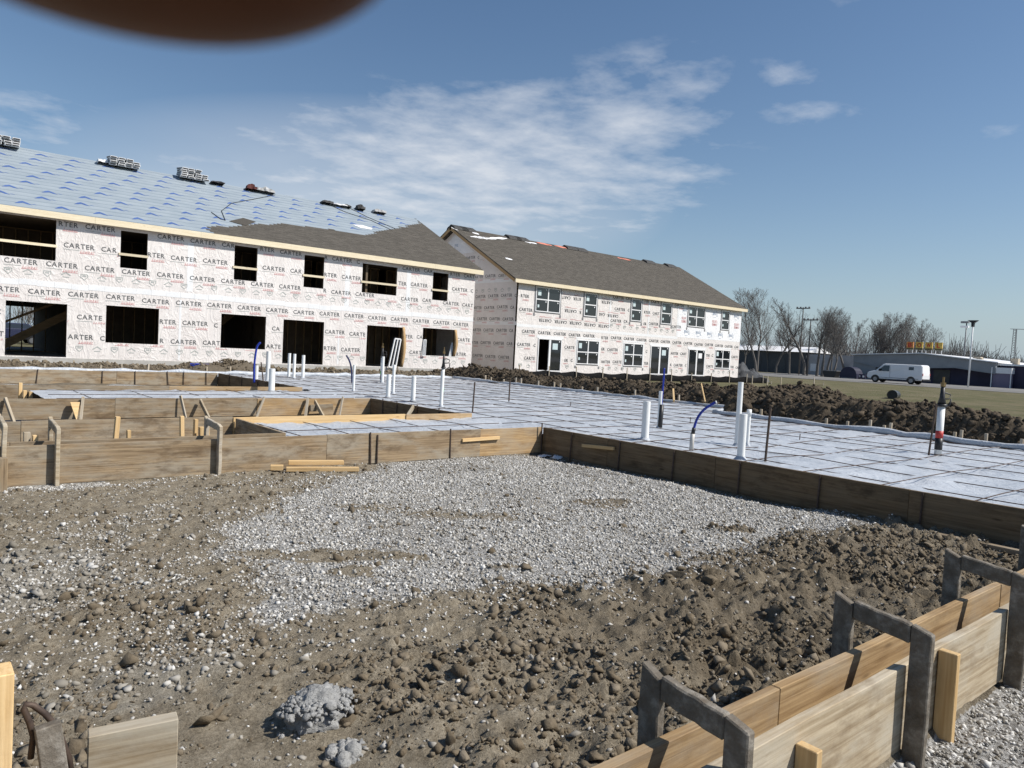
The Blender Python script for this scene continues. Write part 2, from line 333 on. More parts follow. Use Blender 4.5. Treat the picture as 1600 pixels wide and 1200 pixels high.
def gravel_mask(x, y):
    wx = x + .22*(fbm(x, y, 2.2, 4, 3)-.5)*2; wy = y + .22*(fbm(x, y, 2.2, 4, 8)-.5)*2
    g = sum(inpoly(wx+.17*math.cos(k*1.256)*(1+.5*(k % 2)), wy+.17*math.sin(k*1.256)*(1+.5*(k % 2)), GP).astype(float) for k in range(5))/5.
    g = g*(1-.40*sstep(.58, .72, fbm(x, y, 1.1, 4, 44)))
    fade = sum(inpoly(wx+.75*math.cos(k*1.05)+.25, wy+.75*math.sin(k*1.05)-.1, GP).astype(float) for k in range(6))/6.
    fade = np.maximum(fade, .55*inpoly(wx*.62+2.0, wy*.9+.5, GP))
    g = np.maximum(g*.93, fade*.62*sstep(.34, .60, fbm(x*.8+y*.5, y*1.6-x*1.2, 1.1, 4, 47))*sstep(2.9, 3.6, y))
    for a, b, lx, ly, k in MUDP:
        c = pz(a, b, 0); dx = x-c[0]; dy = y-c[1]; u = dx*.77 - dy*.64; v_ = dx*.64 + dy*.77     # streaks lie along the wheel ruts
        q = (u/(lx*.55))**2 + (v_/(ly*1.6))**2 + (fbm(x, y, 5, 4, 21)-.5)*1.6
        g = g*(1 - k*sstep(1.1, .3, q))
    g = np.maximum(g, sstep(.34, .05, np.abs(y-8.85+.3*(fbm(x, y, 3, 3, 5)-.5)))*sstep(3.2, 1.2, x)*sstep(.3, .55, fbm(x, y, 2, 3, 6))*.9)          # spill along the left form
    g = np.maximum(g, (y < 1.24)*(x > 1.5)*sstep(.38, .55, fbm(x, y, 1.6, 4, 14)+.12))            # stone outside the near form
    return g
def rock_mask(x, y):    # pale broken stone lying in the dirt on the left
    a = pz(50, 915, 0); q = ((x-a[0])/.9)**2 + ((y-a[1])/.8)**2
    b = pz(215, 1070, 0); q2 = ((x-b[0])/.55)**2 + ((y-b[1])/.45)**2
    d = pz(130, 840, 0); q3 = ((x-d[0])/1.3)**2 + ((y-d[1])/.9)**2
    n = fbm(x, y, 3, 4, 31)
    return np.clip(sstep(1.2, .2, q + (n-.5)*1.5)*.9 + sstep(1.2, .2, q2+(n-.5)*2)*.75 + sstep(1.2, .2, q3+(n-.5)*2)*.35, 0, 1)
EDGE = lambda y: np.where(y > 11, 18.2, 15.8)      # far edge of the slab
def hgt(x, y):
    g = gravel_mask(x, y)
    z = .06*(fbm(x, y, .5, 3, 1)-.5)
    pit = (x < 9)*(y < 9.0)*(x > -30)
    clump = fbm(x, y, 3.4, 5, 2, .55); bill = 1-np.abs(fbm(x, y, 6.5, 4, 6)*2-1)
    rough = sstep(5.6, 3.2, y + .35*(x-3) - .0)*sstep(.2, .8, y-1.2)           # churned clods on the near side
    rough = np.maximum(rough, sstep(4.6, 6.2, x)*sstep(4.6, 3.4, y)*sstep(1.3, 1.8, y))
    rough = rough*(.22+.78*sstep(2.4, 4.6, x + .8*(3-y)))
    mud = (1-g)
    zz_ = z + pit*mud*((clump-.5)*(.05+.12*rough) + (bill-.5)*(.035+.05*rough) + (fbm(x, y, 11, 3, 7, .7)-.5)*(.022+.065*rough))
    near_ = (x > -.6) & (x < 8.3) & (y > 1.2) & (y < 9.0)
    if near_.any():
        xn, yn = x[near_] + .03*(fbm(x[near_], y[near_], 9, 2, 201)-.5), y[near_] + .03*(fbm(x[near_], y[near_], 9, 2, 205)-.5); add = np.zeros(xn.shape)
        pt_ = sstep(.38, .60, fbm(xn, yn, 1.3, 3, 210))
        for sc_, amp in ((5.5, .050), (11., .042), (19., .026)):
            d_, c_ = worley(xn, yn, sc_, int(sc_)); add = add + amp*np.clip(c_*1.5-.45, 0, 1)*np.sqrt(np.clip(1-(d_/.62)**2, 0, 1))
        zz_[near_] += add*mud[near_]*(.22+.95*rough[near_]*(.35+.65*pt_))
    uu = x*.82 - y*.57; vv = x*.57 + y*.82      # shallow tyre ruts crossing the dry dirt
    for v0, cv in ((4.55, .015), (6.15, .02), (5.2, -.02), (3.4, .03)):
        dv = vv - v0 - cv*uu*uu*.6 - .08*np.sin(uu*.9); zz_ = zz_ + pit*mud*(-.030*np.exp(-(dv/.11)**2)*(.65+.35*np.sin(uu*38+np.sign(dv)*1.2+np.abs(dv)*14)) + .018*np.exp(-((np.abs(dv)-.2)/.06)**2))*(1-.7*rough)
    ridge = np.exp(-((y-(3.45 - .02*(x-4)))/.35)**2)*sstep(2.8, 4.2, x)*sstep(8, 7, x)
    zz_ = zz_ + pit*ridge*.07*mud*(.4+fbm(x, y, 2.5, 3, 9))
    lowL = sstep(2.6, 1.4, np.hypot(x-2.2, y-2.7))*.06*mud; zz_ = zz_ + lowL*(clump)
    heapR = np.exp(-((x-7.75)/.35)**2)*sstep(8.5, 7, y)*sstep(2.5, 3.5, y)*.03*(.3+fbm(x, y, 1.5, 3, 40)); zz_ = zz_ + pit*heapR
    zz_ = zz_ - pit*.05*sstep(7.6, 8.1, x)*sstep(3.5, 5, y)
    corner = sstep(1.5, .8, np.hypot(x-.4, y-2.5)); zz_ = zz_*(1-corner) + (-.02+.05*(clump-.5))*corner
    zz_ = np.where(pit & (y < 1.27), np.minimum(zz_, .03), zz_)
    # under the slab and in the notches
    zz_ = np.where((x >= 8.2) & (x < EDGE(y)) & (y < 26), .10, zz_)
    zz_ = np.where((y >= 9.0) & (x < 8.2) & (y < 26), .03 + .10*(fbm(x, y, 1.6, 4, 12)-.4)*((y > 11.3) & (y < 14.8) | (y > 18.2) & (y < 24.6)), zz_)
    # surrounding level
    farz = .22 + .10*(fbm(x, y, .15, 3, 15)-.5)
    e = EDGE(y); t_ = x-e
    out = (t_ > 0) | (y > 26)
    hill = np.where(y > 13.5, .42, .60) + .30*fbm(x, y, .35, 3, 50)
    hill = hill + .55*np.exp(-((x-19.2)/1.0)**2-((y-10.2)/1.1)**2)*.8 + .18*np.exp(-((y-26.3)/2.5)**2-((x-21)/2)**2)
    wdt = np.where(y > 11, 2.0, 2.3)
    prof = sstep(.12, .9, t_)*sstep(wdt+2.4, wdt+.2, t_)
    prof = prof*sstep(30.5, 27, y)*sstep(-6, 0, y)
    lump = (fbm(x, y, 1.3, 5, 60, .6)-.5)*.55 + (1-np.abs(fbm(x, y, 2.6, 4, 66)*2-1)-.5)*.26 + (fbm(x, y, 5.5, 3, 68, .6)-.5)*.22
    pr2 = sstep(26.2, 27.1, y)*sstep(29.9, 28.6, y)*sstep(21, 18, x)
    low = .34 + .13*fbm(x, y, .45, 3, 70) + .30*np.exp(-((x-9.6)/.6)**2) + .16*np.exp(-((x-8.2)/.3)**2)
    ob = np.where(t_ > 0, np.where(t_ < wdt+2.4, np.maximum(farz*sstep(0, .4, t_), prof*(hill+lump)+farz*(1-prof)), farz), zz_)
    ob2 = pr2*(low+lump*.35) + (1-pr2)*.28
    z2 = np.where((y > 26) & (t_ <= 0), ob2, np.where(y > 26, np.maximum(ob, ob2*sstep(3.2, 1.5, t_)), ob))
    zz_ = np.where(out, z2, zz_)
    zz_ = np.where((y > 30.3) & (x < 48), np.minimum(zz_, .28), zz_)
    return np.where((x > 70), .2, zz_)
def axis(segs):
    o = []
    for a, b, s_ in segs: o.append(np.arange(a, b-1e-6, s_))
    return np.concatenate(o + [np.array([segs[-1][1]])])
xs = np.concatenate([[-3000,-1200,-500,-200,-100], axis([(-50,-10,4.),(-10,-.5,.5),(-.5,8.2,.026),(8.2,15.6,.8),(15.6,23.5,.075),(23.5,30,.5),(30,70,2.)]), [80,100,130,180,300,600,1200,3000]])
ys = np.concatenate([[-3000,-1200,-500,-200,-100], axis([(-50,-10,4.),(-10,1.,.35),(1.,9.0,.026),(9.0,25.8,.105),(25.8,30.6,.09),(30.6,50,1.)]), [55,60,70,85,100,130,180,300,600,1200,3000]])
gx, gy = np.meshgrid(xs, ys); fx_, fy_ = gx.ravel(), gy.ravel()
gz = hgt(fx_, fy_); gm = gravel_mask(fx_, fy_)*((fx_ < 8.3) & (fy_ < 9.1)); rm = rock_mask(fx_, fy_)
gz = gz + gm*.022*(vnoise(fx_*23, fy_*23, 5)-.5)*((fx_ < 8.3) & (fy_ < 9.1))
gm = np.maximum(gm, ((fy_ > 9.1) & (fy_ < 24.6) & (fx_ < 8.2))*.65*sstep(.4, .6, fbm(fx_, fy_, .8, 3, 77)))
gr = sstep(2.6, 4.8, fx_-EDGE(fy_) + 1.6*(fbm(fx_, fy_, .7, 4, 80)-.5))*(fy_ < 29.4) + (fx_ > 49) + (fy_ > 46) + (fx_ < -15)
gr = np.clip(gr, 0, 1)
nx, ny = len(xs), len(ys); ii = np.arange(nx*ny).reshape(ny, nx)
q4 = np.stack([ii[:-1,:-1].ravel(), ii[:-1,1:].ravel(), ii[1:,1:].ravel(), ii[1:,:-1].ravel()], 1)
t = NT('site_ground'); v = t.vec((1,1,1), rnd=False)
big = t.noise(v, .8, 5, .6); mid = t.noise(v, 9, 6, .65); fine = t.noise(v, 55, 5, .7)
mudc = t.ramp(mid, ((.28,(.090,.070,.047)),(.52,(.155,.125,.086)),(.75,(.235,.193,.138))))
mudc = t.mix(t.ramp(big, ((.38,(0,0,0)),(.62,(.75,.75,.75)))), mudc, t.ramp(fine, ((.3,(.135,.114,.085)),(.7,(.26,.226,.175)))))
mudc = t.mix(t.attr('dry'), mudc, t.ramp(t.math('ADD', t.math('MULTIPLY', mid, .5), t.math('MULTIPLY', fine, .5)), ((.36,(.150,.125,.090)),(.5,(.262,.224,.166)),(.64,(.40,.352,.272)))))
cell = t.voro(v, 62, out='Color'); sepc = t.n.new('ShaderNodeSeparateColor'); t.link(cell, sepc.inputs[0])
grc = t.ramp(sepc.outputs[0], ((.0,(.17,.16,.145)),(.5,(.33,.322,.305)),(1,(.52,.515,.50))))
gf = t.math('ADD', t.attr('gravel'), t.math('MULTIPLY', t.math('SUBTRACT', fine, .5), 1.0)); gf = t.ramp(gf, ((.40,(0,0,0)),(.60,(1,1,1))))
c = t.mix(gf, mudc, grc)
rf = t.math('ADD', t.math('MULTIPLY', t.attr('rubble'), .8), t.math('MULTIPLY', t.math('SUBTRACT', mid, .5), .8))
c = t.mix(t.ramp(rf, ((.35,(0,0,0)),(.75,(.42,.42,.42)))), c, t.ramp(fine, ((.3,(.26,.25,.22)),(.7,(.42,.41,.375)))))
gn = t.noise(v, .35, 6, .7); gcol = t.mix(t.ramp(gn, ((.4,(0,0,0)),(.62,(1,1,1)))), t.ramp(mid, ((.3,(.075,.076,.036)),(.7,(.125,.120,.062)))), t.ramp(mid, ((.3,(.125,.108,.064)),(.7,(.185,.16,.10)))))
gq = t.math('ADD', t.attr('turf'), t.math('MULTIPLY', t.math('SUBTRACT', mid, .5), .9)); c = t.mix(t.ramp(gq, ((.4,(0,0,0)),(.6,(1,1,1)))), c, gcol)
soil_shade = t.attr('berm_soil_shade'); c = t.mix(t.math('MULTIPLY', soil_shade, .8), c, t.ramp(mid, ((.3,(.042,.032,.022)),(.7,(.105,.083,.060)))))  # berm soil darkened: the shade of its near side is painted into the colour
cr1 = t.voro(v, 26, 'F1'); t.col(c); t.bump(mid, .8, .035); t.bump(cr1, .5, -.012); t.bump(fine, 1.0, .022); t.bump(t.noise(v, 150, 4, .75), .8, .008); M['ground'] = t.set(.95, 0, .12)
gro = np_mesh('ground', np.stack([fx_, fy_, gz], 1), q4, M['ground'], smooth=True, vattr={'gravel': gm, 'rubble': rm*((fx_ < 8)&(fy_ < 9)), 'turf': gr, 'dry': np.clip(.15 + .85*sstep(4.6, 1.6, fx_+.45*(3.5-fy_)+2.2*(fbm(fx_, fy_, .9, 4, 140)-.5)) + .35*sstep(.55, .7, fbm(fx_, fy_, 1.4, 4, 141)), 0, .9)*((fx_ < 8.3)&(fy_ < 9.1)), 'berm_soil_shade': np.clip(((fx_ > EDGE(fy_)) & (fx_ < EDGE(fy_)+5.2))*(1-gr) + .45*((fy_ > 26.1) & (fy_ < 30.3) & (fx_ < 19)), 0, 1)})
tag(gro, kind='structure')

# ------------------------------------------------------------------ slab film, reinforcing, edge
TOP, FILM = .42, .30
rects = [(8.24,11,18.2,25.9), (8.24,-6,15.8,11), (3.95,9.06,8.24,11.22), (2.1,14.84,8.24,18.12), (-3,24.58,8.24,25.9)]
st_ = .12; fv = {}; ff = []; FV = []
def fvi(i, j):
    if (i, j) not in fv:
        fv[(i, j)] = len(FV); FV.append((i*st_, j*st_))
    return fv[(i, j)]
for i in range(-26, 153):
    for j in range(-50, 217):
        cx_, cy_ = (i+.5)*st_, (j+.5)*st_
        if any(a <= cx_ <= c_ and b <= cy_ <= d_ for a, b, c_, d_ in rects): ff.append((fvi(i, j), fvi(i+1, j), fvi(i+1, j+1), fvi(i, j+1)))
FV = np.array(FV); fz = FILM + .05*(fbm(FV[:,0], FV[:,1], 1.4, 4, 90)-.5) + .045*(1-np.abs(fbm(FV[:,0], FV[:,1], 2.2, 3, 95)*2-1))**3
film = np_mesh('vapor_barrier', np.column_stack([FV, fz]), np.array(ff), M['film'], smooth=True)
tag(film, 'pale blue-white plastic vapor barrier spread over the whole slab bed', 'plastic sheet')
mat_r = thing('rebar_mat', 'grid of thin rusty reinforcing bars laid over the plastic slab bed', 'rebar')
def bar(p, q):
    mb = MB(); L_ = (Vector(q)-Vector(p)).length; n = max(2, int(L_/1.2)); pts = []
    for k in range(n+1):
        s_ = k/n; a = Vector(p).lerp(Vector(q), s_); pts.append((a.x + rng.normal(0, .016), a.y + rng.normal(0, .016), a.z - .020 + rng.normal(0, .010)))
    mb.tube(pts, .0062, 5); mb.build('rebar', M['rebar'], mat_r, smooth=True, fixn=False)
for x in np.arange(9.1, 18.1, .93):
    y1 = 25.8; bar((x, -5.5 if x < 15.7 else 11.1, .36), (x+rng.normal(0, .02), y1, .36))
for y in np.arange(-4.7, 25.6, .93):
    bar((8.3, y, .375), (15.7 if y < 11 else 18.1, y+rng.normal(0, .03), .375))
for x in np.arange(4.25, 8.2, .8): bar((x, 9.1, .36), (x-.04, 11.2, .36))
bar((4.0, 10.1, .375), (8.2, 10.13, .375))
for x in np.arange(2.8, 8.2, 1.1): bar((x, 14.9, .36), (x, 18.1, .36))
for y in (15.6, 16.6, 17.5): bar((2.2, y, .375), (8.2, y, .375))
for x in np.arange(-2, 8.2, 1.1): bar((x, 24.7, .36), (x, 25.8, .36))

def board(name, p, q, h, th, m, parent=None, zoff=0., bevel=.003, sag=0., end_jit=0.):
    """a plank from p to q along its bottom edge line, h high, th thick, local x along its length"""
    p = Vector(p); q = Vector(q); d = q-p; L_ = d.length; n = max(1, int(L_/.5)); mb = MB(); vs = []
    for k in range(n+1):
        x = L_*k/n; j = rng.normal(0, .0022); jz = rng.normal(0, .0018)
        for yy, z_ in ((-th/2, 0), (th/2, 0), (th/2, h), (-th/2, h)): vs.append((x, yy+j, z_+jz))
    fs = [(3,2,1,0), tuple(n*4+i for i in range(4))]
    for k in range(n):
        for i in range(4): fs.append((k*4+i, k*4+(i+1) % 4, (k+1)*4+(i+1) % 4, (k+1)*4+i))
    mb.add(vs, fs); o = mb.build(name, m, parent, bevel=bevel)
    x_ = d.normalized(); y_ = Vector((0,0,1)).cross(x_).normalized(); z_ = x_.cross(y_)
    o.matrix_local = Matrix(((x_.x, y_.x, z_.x, p.x), (x_.y, y_.y, z_.y, p.y), (x_.z, y_.z, z_.z, p.z), (0,0,0,1)))
    return o
def stick(name, p, q, a, b, m, parent=None, up=(0,0,1), bevel=.003):
    """a straight piece of lumber or rod from p to q with section a x b, local x along its length"""
    p = Vector(p); q = Vector(q); x_ = (q-p).normalized(); u = Vector(up)
    if abs(x_.dot(u.normalized())) > .98: u = Vector((0, 1, 0))
    y_ = u.cross(x_).normalized(); z_ = x_.cross(y_); L_ = (q-p).length
    mb = MB(); mb.box((0, -a/2, -b/2), (L_, a/2, b/2)); o = mb.build(name, m, parent, bevel=bevel)
    o.matrix_local = Matrix(((x_.x, y_.x, z_.x, p.x), (x_.y, y_.y, z_.y, p.y), (x_.z, y_.z, z_.z, p.z), (0,0,0,1)))
    return o
def rod(name, p, q, r, m, parent=None):
    mb = MB(); mb.tube([p, q], r, 8); return mb.build(name, m, parent, smooth=False)
def form_run(label, pts_x, y, mats, z0=0.02, h=.40, th=.04, along='x', stakes=(), stake_len=.5, top=TOP, side=-1):
    o = thing('form_board_run', label, 'formwork', (0, 0, 0))
    for k in range(len(pts_x)-1):
        a, b = pts_x[k]+.002, pts_x[k+1]-.002; m_ = mats[k % len(mats)]; dz = rng.normal(0, .004)
        if along == 'x': board('board', (a, y, top-h+dz), (b, y+rng.normal(0, .008), top-h+dz), h, th, m_, o)
        else: board('board', (y, a, top-h+dz), (y+rng.normal(0, .008), b, top-h+dz), h, th, m_, o)
    for s_ in stakes:
        p0, lean, up_ = s_ if isinstance(s_, tuple) else (s_, rng.normal(0, .02), rng.uniform(.0, .05))
        off = side*(th/2+.014)
        if along == 'x': rod('steel_stake', (p0+lean, y+off-.01, -.08), (p0, y+off, top+up_), .0115, M['steel'], o)
        else: rod('steel_stake', (y+off-.01, p0+lean, -.08), (y+off, p0, top+up_), .0115, M['steel'], o)
    return o
B, BT, BP = M['board'], M['board_tan'], M['board_pale']
sx1 = [py(q, 690, 8.97)[0] for q in (578, 703)]
f1 = form_run('long weathered form board facing the gravel pad, across the middle left', [-3.2, .2, 4.35, 6.9, 8.19], 9.0, [B, B, B, BT], h=.42, stakes=[(sx1[0], .02, .02), (sx1[1], .01, .03), (5.1, 0, -.02)])
f1b = form_run('second weathered form board just behind the long one, where the U frames stand', [-3, .9, 3.92], 9.34, [B, B], h=.36)
fe = form_run('short cross form board closing the plastic strip beside the U frame', [9.37, 11.2], 3.93, [B], h=.3, along='y')
f2 = form_run('tan form board run behind the plastic strip, in front of the notch', [-3, 1.2, 3.9, 6.95, 8.42], 11.26, [B, B, M['pine'], BT], h=.36, top=.425)
f3 = form_run('form board run with diagonal kickers, second row back', [-4, .5, 3.0, 5.6, 8.2], 14.8, [B, B, B, BT], h=.36, stakes=[])
f4 = form_run('low form board run behind the second plastic strip, third row back', [-4, 1.5, 4.8, 8.05], 18.17, [BT, B, BT], h=.30)
f5 = form_run('farthest long form board on the left, below the dirt berm', [-5, -1, 2.0, 5, 7.96], 24.55, [B, BT, B], h=.40, stakes=[py(q, 590, 24.52)[0] for q in (59, 160, 211, 261, 287, 322)])
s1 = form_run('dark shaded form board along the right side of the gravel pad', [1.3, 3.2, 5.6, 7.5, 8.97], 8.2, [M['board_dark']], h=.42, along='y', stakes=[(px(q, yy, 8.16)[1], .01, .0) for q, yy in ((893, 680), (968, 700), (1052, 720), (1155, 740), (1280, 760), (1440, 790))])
rod('steel_stake', (8.13, 8.93, -.05), (8.13, 8.93, .50), .011, M['steel'], s1)
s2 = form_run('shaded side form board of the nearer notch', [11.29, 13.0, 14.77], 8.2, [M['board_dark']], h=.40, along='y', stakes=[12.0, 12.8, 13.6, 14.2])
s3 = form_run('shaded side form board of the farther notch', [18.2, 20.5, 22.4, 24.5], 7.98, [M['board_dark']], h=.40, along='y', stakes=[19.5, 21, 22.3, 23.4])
stick('brace', (7.55, 12.35, .10), (8.14, 12.9, .40), .038, .089, M['board_pale'], s2)
# cleats bridging the board joints
for (lab, p, q) in (('yellow pine cleat nailed across the joint of the sunlit form board', py(722, 688, 8.955), py(780, 684, 8.955)),):
    tag(stick('cleat', p, q, .038, .05, M['pine']), lab, 'wood cleat')
tag(stick('cleat', px(910, 696, 8.155), px(960, 701, 8.155), .038, .05, M['pine'], up=(0,0,1)), 'tan cleat nailed on the shaded form board right of the corner', 'wood cleat')
# kickers and stakes of the second row
def pk(x, y, Y): return Vector(py(x, y, Y))
for a, b, Ya, Yb, m_, sec in (((8, 622), (22, 655), 14.74, 14.45, 'stakegrey', (.04, .06)), ((130, 620), (126, 654), 14.72, 14.6, 'stakegrey', (.04, .05)), ((282, 618), (291, 652), 14.72, 14.6, 'stakegrey', (.03, .05)), ((313, 626), (329, 654), 14.72, 14.1, 'board_pale', (.035, .09)), ((481, 622), (477, 650), 14.72, 14.55, 'stakegrey', (.05, .06)), ((492, 627), (507, 650), 14.7, 14.2, 'board_pale', (.035, .09)), ((413, 621), (401, 648), 14.72, 14.5, 'stakegrey', (.03, .05)), ((536, 620), (530, 649), 14.72, 14.6, 'stakegrey', (.03, .05))):
    stick('kicker', pk(*a, Ya), pk(*b, Yb)-Vector((0,0,.06)), *sec, M[m_], f3)
mb = MB(); a = pk(109, 628, 14.72); b = pk(124, 628, 14.72); c_ = pk(119, 657, 14.45); mb.add([a, b, c_, a-Vector((0,.05,0)), b-Vector((0,.05,0)), c_-Vector((0,.05,0))], [(0,1,2),(5,4,3),(0,3,4,1),(1,4,5,2),(2,5,3,0)])
mb.build('kicker', M['pine'], f3)
stick('spreader', pk(485, 638, 14.6), pk(520, 636, 14.6), .03, .14, M['board'], f3)
# stakes standing between the twin boards at left
for lab, a, b, Y, m_, sec in (('leaning yellow stake between the twin form boards, left of the short stub', (184, 651), (177, 690), 9.75, 'pine', (.05, .07)), ('short yellow stub stake between the twin form boards', (201, 672), (203, 692), 9.55, 'pine', (.04, .06)), ('yellow stake standing near the plastic strip corner', (284, 650), (286, 690), 9.75, 'pine', (.045, .06)), ('yellow stake close behind the dark U frame, left of the pair', (306, 655), (304, 690), 9.85, 'pine', (.04, .08)), ('stubby brown stake close behind the dark U frame', (315, 667), (317, 690), 9.7, 'pine', (.06, .08)), ('yellow stake touching the dark U frame', (323, 657), (327, 690), 9.8, 'pine', (.04, .07)), ('grey stub stake beside a yellow block at far left', (42, 675), (43, 695), 9.5, 'stakegrey', (.06, .06)), ('small yellow block stake at far left behind the long form', (55, 680), (56, 696), 9.45, 'pine', (.05, .08)), ('tallest yellow stake at the left end of the plastic strip', (32, 598), (31, 622), 17.6, 'pine', (.06, .09)), ('middle yellow stub stake at the left end of the plastic strip', (39, 610), (39, 622), 17.5, 'pine', (.06, .09)), ('shortest yellow stub stake at the left end of the plastic strip', (48, 612), (48, 622), 17.4, 'pine', (.06, .09))):
    tag(stick('wooden_stake', pk(*a, Y), (pk(*b, Y)).to_tuple()[:2] + (-.05,), *sec, M[m_]), lab, 'stake')

# U frames straddling twin boards
def u_frame(label, x, y0, y1, ztop, m_=M['cement'], lean=0., w_=.040, dep=.085, th=.082):
    o = thing('spreader_frame', label, 'form frame', (x, y0, 0))
    def slab_post(name, yc, zt, slant):
        mb = MB(); vs = []
        segs = 5
        for k in range(segs+1):
            zb = -.1 + (zt+.1)*k/segs; jx, jy = rng.normal(0, .0018), rng.normal(0, .0018)
            for a_, b_ in ((-w_/2, -dep/2), (w_/2, -dep/2), (w_/2, dep/2), (-w_/2, dep/2)):
                zq = zb + (slant*(1 if b_ > 0 else -1) if k == segs else 0)
                vs.append((a_+jx+lean*(zb), b_+jy, zq))
        fs = [(3,2,1,0), tuple(segs*4+i for i in range(4))]
        for k in range(segs):
            for i in range(4): fs.append((k*4+i, k*4+(i+1) % 4, (k+1)*4+(i+1) % 4, (k+1)*4+i))
        mb.add(vs, fs); q = mb.build(name, m_, o, bevel=.005, loc=(0, yc, 0)); return q
    slab_post('post', 0, ztop-.005, .012); slab_post('post', y1-y0, ztop+.035, .02)
    mb = MB(); n = 7; vs = []
    ya, yb = dep/2+.001, (y1-y0)-dep/2-.001
    for k in range(n+1):
        yy = ya + (yb-ya)*k/n; zt = ztop + .005 + .03*k/n; j = rng.normal(0, .002)
        for a_, b_ in ((-w_/2, -th), (w_/2, -th), (w_/2, 0), (-w_/2, 0)): vs.append((a_+lean*zt+j, yy, zt+b_+rng.normal(0, .0015)))
    fs = [(3,2,1,0), tuple(n*4+i for i in range(4))]
    for k in range(n):
        for i in range(4): fs.append((k*4+i, k*4+(i+1) % 4, (k+1)*4+(i+1) % 4, (k+1)*4+i))
    mb.add(vs, fs); mb.build('crosspiece', m_, o, bevel=.006)
    return o
near = thing('form_board_run', 'twin near form boards running along the lower right corner', 'formwork')
for a, b in ((-.6, 2.62), (2.624, 5.1), (5.104, 8.15)):
    board('board', (a, 1.458, .17), (b, 1.458, .17), .25, .042, BT, near); board('board', (a, 1.458, -.06), (b, 1.458, -.06), .225, .042, B, near)
for a, b in ((-.6, 4.6), (4.604, 8.15)):
    board('board', (a, 1.285, .02), (b, 1.285, .02), .385, .042, BP, near)
u_frame('cement-crusted wooden U frame nearest the camera, cut by the bottom edge', 1.98, 1.21, 1.545, .575)
u_frame('cement-crusted wooden U frame in the middle of three over the near boards', 3.34, 1.21, 1.545, .585)
u_frame('cement-crusted wooden U frame farthest of three over the near boards', 4.62, 1.21, 1.545, .615)
u_frame('cement-crusted wooden U frame at the right picture edge, beyond the three', 5.95, 1.21, 1.545, .60)
def prop(label, x, y, z, w_=.04, d_=.08):
    o = stick('wooden_stake', (x, y, z), (x+.004, y, -.1), w_, d_, M['pine'], up=(0,1,0)); tag(o, label, 'stake')
    for zz__ in (.12, .27): 
        nb = MB(); nb.tube([(0, 0, 0), (.045, .0, .004)], .002, 5); nb.build('nail', M['steel'], o, loc=(z-zz__, 0, .0))
    return o
prop('fresh pine stake against the pale near board, between two U frames', 3.70, 1.222, .40)
prop('fresh pine stake against the pale near board, low at the bottom edge', 2.45, 1.222, .345)
prop('pine stake at the right edge beyond the farthest U frame', 5.05, 1.222, .40)
for i, (xx, lab, dz) in enumerate(((.62, 'weathered U frame at the far left end of the long form', 0.),)):
    pass
u_frame('weathered grey U frame cut by the left picture edge', py(10, 700, 8.92)[0]-.02, 8.93, 9.42, .66, M['board_pale'])
u_frame('weathered grey U frame on the long left form, second from the left', py(90, 700, 8.92)[0], 8.93, 9.42, .62, M['board_pale'])
u_frame('dark U frame on the long left form beside the plastic strip', py(343, 700, 8.92)[0], 8.93, 9.42, .60, M['stakegrey'])
tag(stick('wooden_stake', py(5, 715, 8.7), tuple(py(4, 780, 8.7)[:2])+(-.1,), .07, .09, B), 'brown stake in front of the U frame at the left edge', 'stake')
# lower left corner
tag(stick('wooden_stake', (.235, 2.55, .66), (.23, 2.55, -.1), .06, .10, M['pine'], up=(0,1,0)), 'thick yellow pine post cut by the left picture edge', 'stake')
cb = thing('form_board_run', 'cement-washed form board end at the lower left corner', 'formwork')
board('board', (.475, 2.60, -.02), (.735, 2.56, -.02), .395, .06, BP, cb)
stk = stick('wooden_stake', tuple(py(74, 1132, 2.58)), (.43, 2.50, -.1), .07, .05, M['cement'], up=(0,1,0)); tag(stk, 'leaning cement-splashed stake beside a bent black rebar loop', 'stake')
mb = MB(); pts = [Vector(py(*q, 2.62)) for q in ((48, 1185), (52, 1150), (46, 1128), (37, 1108), (40, 1100), (52, 1102), (70, 1115), (88, 1135), (98, 1160), (108, 1185), (112, 1215))]
pts = [p for p in pts]; mb.tube(pts, .0095, 8); tag(mb.build('rebar_loop', M['steel'], smooth=True), 'bent black rebar loop at the lower left corner', 'rebar')

# scrap on the pad
for lab, a, b, z, m_, sec in (('lower plank of the small scrap lumber pile on the gravel edge', (3.72, 8.78), (4.55, 8.45), .045, 'pine', (.09, .05)), ('upper plank of the small scrap lumber pile', (3.78, 8.86), (4.42, 8.62), .098, 'pine', (.09, .05)), ('short block at the left end of the scrap lumber pile', (3.55, 8.86), (3.69, 8.80), .05, 'pine', (.09, .06))):
    zg = float(hgt(np.array([a[0]]), np.array([a[1]]))[0]); tag(stick('scrap_lumber', (*a, z+zg), (*b, z+zg), *sec, M[m_]), lab, 'lumber')
tag(stick('scrap_lumber', (7.95, 2.9, .05), (7.95, 1.7, .05), .09, .05, B), 'grey plank lying at the foot of the shaded form board', 'lumber')
def crumple(name, c, sx, sy, hz, m_, seed):
    n = 9; vs = []; r_ = np.random.default_rng(seed)
    for i in range(n):
        for j in range(n): vs.append((c[0]+(i/(n-1)-.5)*sx, c[1]+(j/(n-1)-.5)*sy + .1*sx*(i/(n-1)), c[2]+.012+hz*r_.random()*(1-abs(i/(n-1)-.5))))
    fs = [(i*n+j, (i+1)*n+j, (i+1)*n+j+1, i*n+j+1) for i in range(n-1) for j in range(n-1)]
    mb = MB(); mb.add(vs, fs); o = mb.build(name, m_, smooth=True); so = o.modifiers.new('solid', 'SOLIDIFY'); so.thickness = .004; return o
